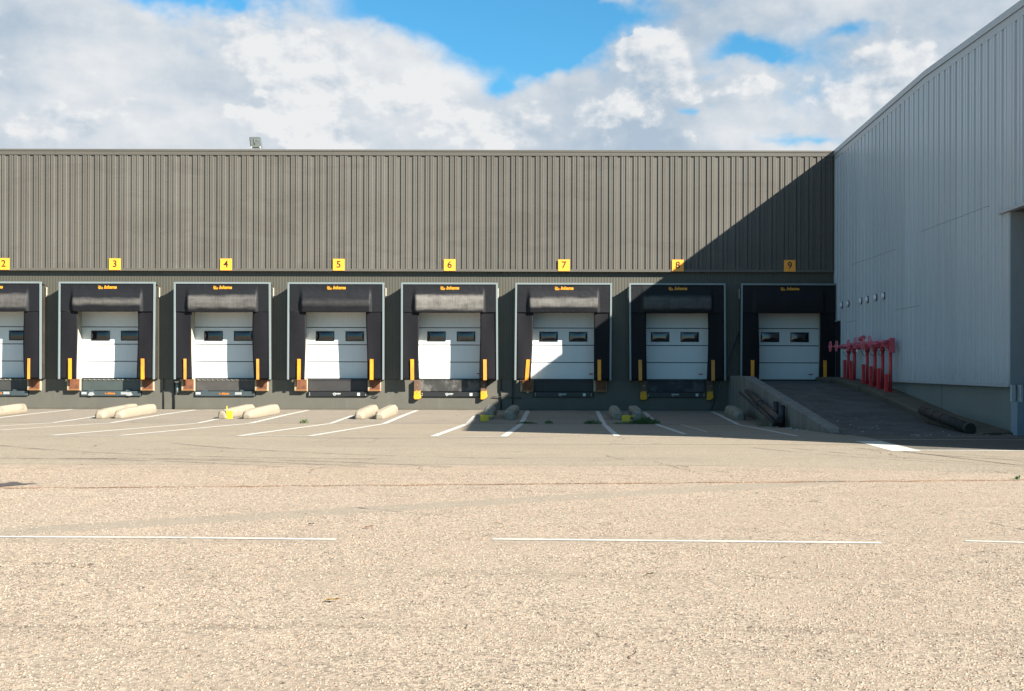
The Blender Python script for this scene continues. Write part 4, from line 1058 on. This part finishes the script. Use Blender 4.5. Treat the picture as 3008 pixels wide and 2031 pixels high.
# ------------------------------------------------------------------ red valve manifold
M_red = mat('red_paint', speckle((.50, .030, .038), .22, 5, dirt=(.30, .04, .04), dscale=3), rough=.38)
M_wheel = mat('wheel_pink', speckle((.58, .12, .17), .12, 6), rough=.4)
M_pink = mat('faded_red_paint', speckle((.50, .065, .095), .2, 6), rough=.45)
mf = thing('valve_manifold', 'red fire water valves with handwheels on posts before the grey wall', 'valve manifold', (9.35, 36, .95))
def ml(p): return Vector((p[0] - 9.35, p[1] - 36, p[2] - .95))
b = mb()
box(b, ml((9.30, 0, 0)).x, ml((9.42, 0, 0)).x, 33.72 - 36, 39.3 - 36, 2.16 - .95, 2.32 - .95)
for y in (33.74, 34.9, 36.0, 37.1, 38.3): tube(b, ml((9.35, y, 2.235)), ml((9.35, y + .05, 2.235)), .120, 16)
box(b, ml((9.36, 0, 0)).x, ml((9.50, 0, 0)).x, 33.60 - 36, 33.73 - 36, 1.98 - .95, 2.40 - .95)
build('header_pipe', b, M_pink, parent=mf, bevel=.006)
YP = [38.75, 37.95, 36.35, 35.45, 34.6, 33.78]
for i, y in enumerate(YP):
    zb = ledge_z(y) - .01; b = mb()
    tube(b, ml((9.42, y, zb)), ml((9.42, y, 2.16)), .050, 14); tube(b, ml((9.42, y, 2.04)), ml((9.42, y, 2.13)), .078, 14)
    box(b, ml((9.30, 0, 0)).x, ml((9.54, 0, 0)).x, y - .1 - 36, y + .1 - 36, zb - .95, zb + .02 - .95)
    rs = build('riser', b, M_red, parent=mf)
    b = mb(); box(b, ml((9.255, 0, 0)).x, ml((9.345, 0, 0)).x, y - .06 - 36, y + .05 - 36, zb + .021 - .95, zb + (.62 if i < 5 else .52) - .95); build('bracket', b, M_red, parent=rs, bevel=.005)
    hy = y - .15; zw = 2.24 + (.05 if i in (3, 5) else 0.0); b = mb(); xw = 8.80
    if i == 0: hy = y - .1
    torus(b, ml((xw, hy, zw)), (1, 0, .12 if i == 5 else 0), .165, .015, 30, 8)
    for a in range(5):
        an = a * 2 * math.pi / 5 + i; tube(b, ml((xw, hy, zw)), ml((xw, hy + .16 * math.cos(an), zw + .16 * math.sin(an))), .010, 6)
    tube(b, ml((xw - .07, hy, zw)), ml((9.30, hy, zw)), .018, 8); tube(b, ml((9.02, hy, zw)), ml((9.28, hy, zw)), .034, 12, r1=.060)
    tube(b, ml((xw - .02, hy, zw)), ml((xw + .05, hy, zw)), .035, 10)
    build('handwheel', b, M_wheel, parent=rs)
b = mb()
for (ya, yb) in ((38.6, 37.4), (36.2, 35.4), (35.3, 34.5), (34.4, 33.7)):
    pts = [ml((9.20, ya + (yb - ya) * t / 8, 2.08 - .18 * math.sin(math.pi * t / 8))) for t in range(9)]; path_tube(b, pts, .008, 6)
build('cable', b, M_pipe, parent=mf)
b = mb(); tube(b, ml((9.10, 35.95, 2.42)), ml((9.10, 35.55, 2.46)), .07, 12); tube(b, ml((9.10, 35.75, 2.25)), ml((9.10, 35.75, 2.5)), .03, 10); build('gauge_body', b, M_pink, parent=mf)
b = mb(); tube(b, ml((8.95, 35.7, 2.06)), ml((8.93, 35.68, 2.06)), .035, 12); build('tag', b, M_dot, parent=mf)

# ------------------------------------------------------------------ weeds and leaves
def leaf_fn(t, b): t.put(b.inputs['Base Color'], t.mix(t.noise(t.obj(), 9, 2), (.040, .080, .022), (.11, .16, .05))); b.inputs['Roughness'].default_value = .6
M_weed = mat('weed_green', leaf_fn)
def weed(x, y, rx, ry, h, n, lab):
    rnd = random.Random(int(x * 91 + y * 7)); b = mb()
    for i in range(n):
        a = rnd.uniform(0, 6.28); q = rnd.random() ** .5; px, py = rx * q * math.cos(a), ry * q * math.sin(a)
        hh = h * 1.25 * rnd.uniform(.35, 1) * (1.15 - q * .75); az = rnd.uniform(0, 6.28); ln = Vector((math.cos(az), math.sin(az), 0)); sd = Vector((-ln.y, ln.x, 0)) * rnd.uniform(.006, .016)
        base = Vector((px, py, 0)); m1 = base + ln * hh * .25 + Vector((0, 0, hh * .6)); tp = base + ln * hh * rnd.uniform(.4, .9) + Vector((0, 0, hh))
        v_ = [b.verts.new(p) for p in (base - sd * .3, base + sd * .3, m1 + sd, tp, m1 - sd)]; b.faces.new(v_)
    o = build('weed', b, M_weed, loc=(x, y, gz(y)), recalc=False); tag(o, lab, 'weed', 'weeds in the pavement joint')
weed(-7.45, 33.7, .12, .06, .14, 60, 'tiny green weed in sunlit joint between docks 5 and 6')
weed(-1.05, 33.75, .30, .12, .07, 170, 'low weed tuft at the foot of a white line left of dock 7')
weed(-.42, 33.8, .13, .08, .11, 70, 'small shaded weed in the joint before dock 7')
weed(.85, 33.75, .28, .12, .12, 170, 'shaded weed patch left of the white line before dock 7')
weed(1.75, 33.72, .36, .10, .07, 160, 'low weed patch under the yellow plate between docks 7 and 8')
weed(2.35, 33.85, .45, .25, .19, 520, 'largest weed clump beside the wheel guides between docks 7 and 8')
weed(5.5, 31.8, .25, .8, .04, 200, 'thin moss along the foot of the ramp wall')
mw = [o for o in COL.objects if o.get('label') == 'thin moss along the foot of the ramp wall'][0]; mw.name = 'moss'; mw['kind'] = 'stuff'; del mw['group']; del mw['category']
weed(5.82, 15.0, .05, .04, .05, 26, 'small green weed on the asphalt at the right photo edge')
def leaf(x, y, L, rz, col, lab):
    b = mb()
    def lf(a, c):
        w = .5 * math.sin(math.pi * min(1, a * 1.05)) ** .8 * L * .32
        w *= 1 + .35 * math.sin(17 * a + c * 5)
        return (L * (a - .5), w * (c - .5) * 2 + .012 * math.sin(4 * a), .006 + .010 * abs(c - .5) * 2 * math.sin(6 * a) ** 2 + .010 * a * a)
    grid(b, lf, 8, 4)
    o = build('fallen_leaf', b, mat('dry_leaf', speckle(col, .3, 60, bump=0), rough=.7), loc=(x, y, gz(y) + .007), solid=.001); o.rotation_euler.z = rz
    tag(o, lab, 'leaf', 'dry leaves on the asphalt')
def gp(px, py, h=1.42):
    Y = 3444 * h / (py - 1079); return (px - 1655) * Y / 3444, Y
for (px, py, L, rz, col, lab) in ((978, 1772, .10, .15, (.22, .13, .03), 'yellow brown leaf lying in the lower left foreground'), (1910, 1693, .055, -.2, (.07, .06, .02), 'dark olive leaf right of centre below the dashed line'),
                             (1084, 1555, .09, .6, (.14, .06, .02), 'crumpled brown leaf above the gap in the dashed line'), (915, 1547, .07, -.1, (.05, .03, .02), 'thin dark twig like leaf above the left dash')):
    x, y = gp(px, py); leaf(x, y, L, rz, col, lab)
# grit scattered at the foot of the ramp wall and the ledge
b = mb(); rnd = random.Random(3)
for i in range(90):
    if i < 55: x = rnd.uniform(5.45, 5.86); y = rnd.uniform(26.2, 34)
    elif i < 72: x = rnd.uniform(7, 9.8); y = rnd.uniform(24.6, 25.2)
    else: x = rnd.uniform(6.4, 8.9); y = rnd.uniform(26, 30)
    z = (ramp_z(y) if i >= 72 else gz(y)) + .008; r = rnd.uniform(.008, .028)
    vs = bmesh.ops.create_icosphere(b, subdivisions=1, radius=r)['verts']
    for v_ in vs: v_.co = Vector((v_.co.x * 1.3, v_.co.y, v_.co.z * .6)) + Vector((x, y, z))
o = build('gravel', b, M_whitew); o['kind'] = 'stuff'; o['label'] = 'pale grit scattered at the foot of the ramp'
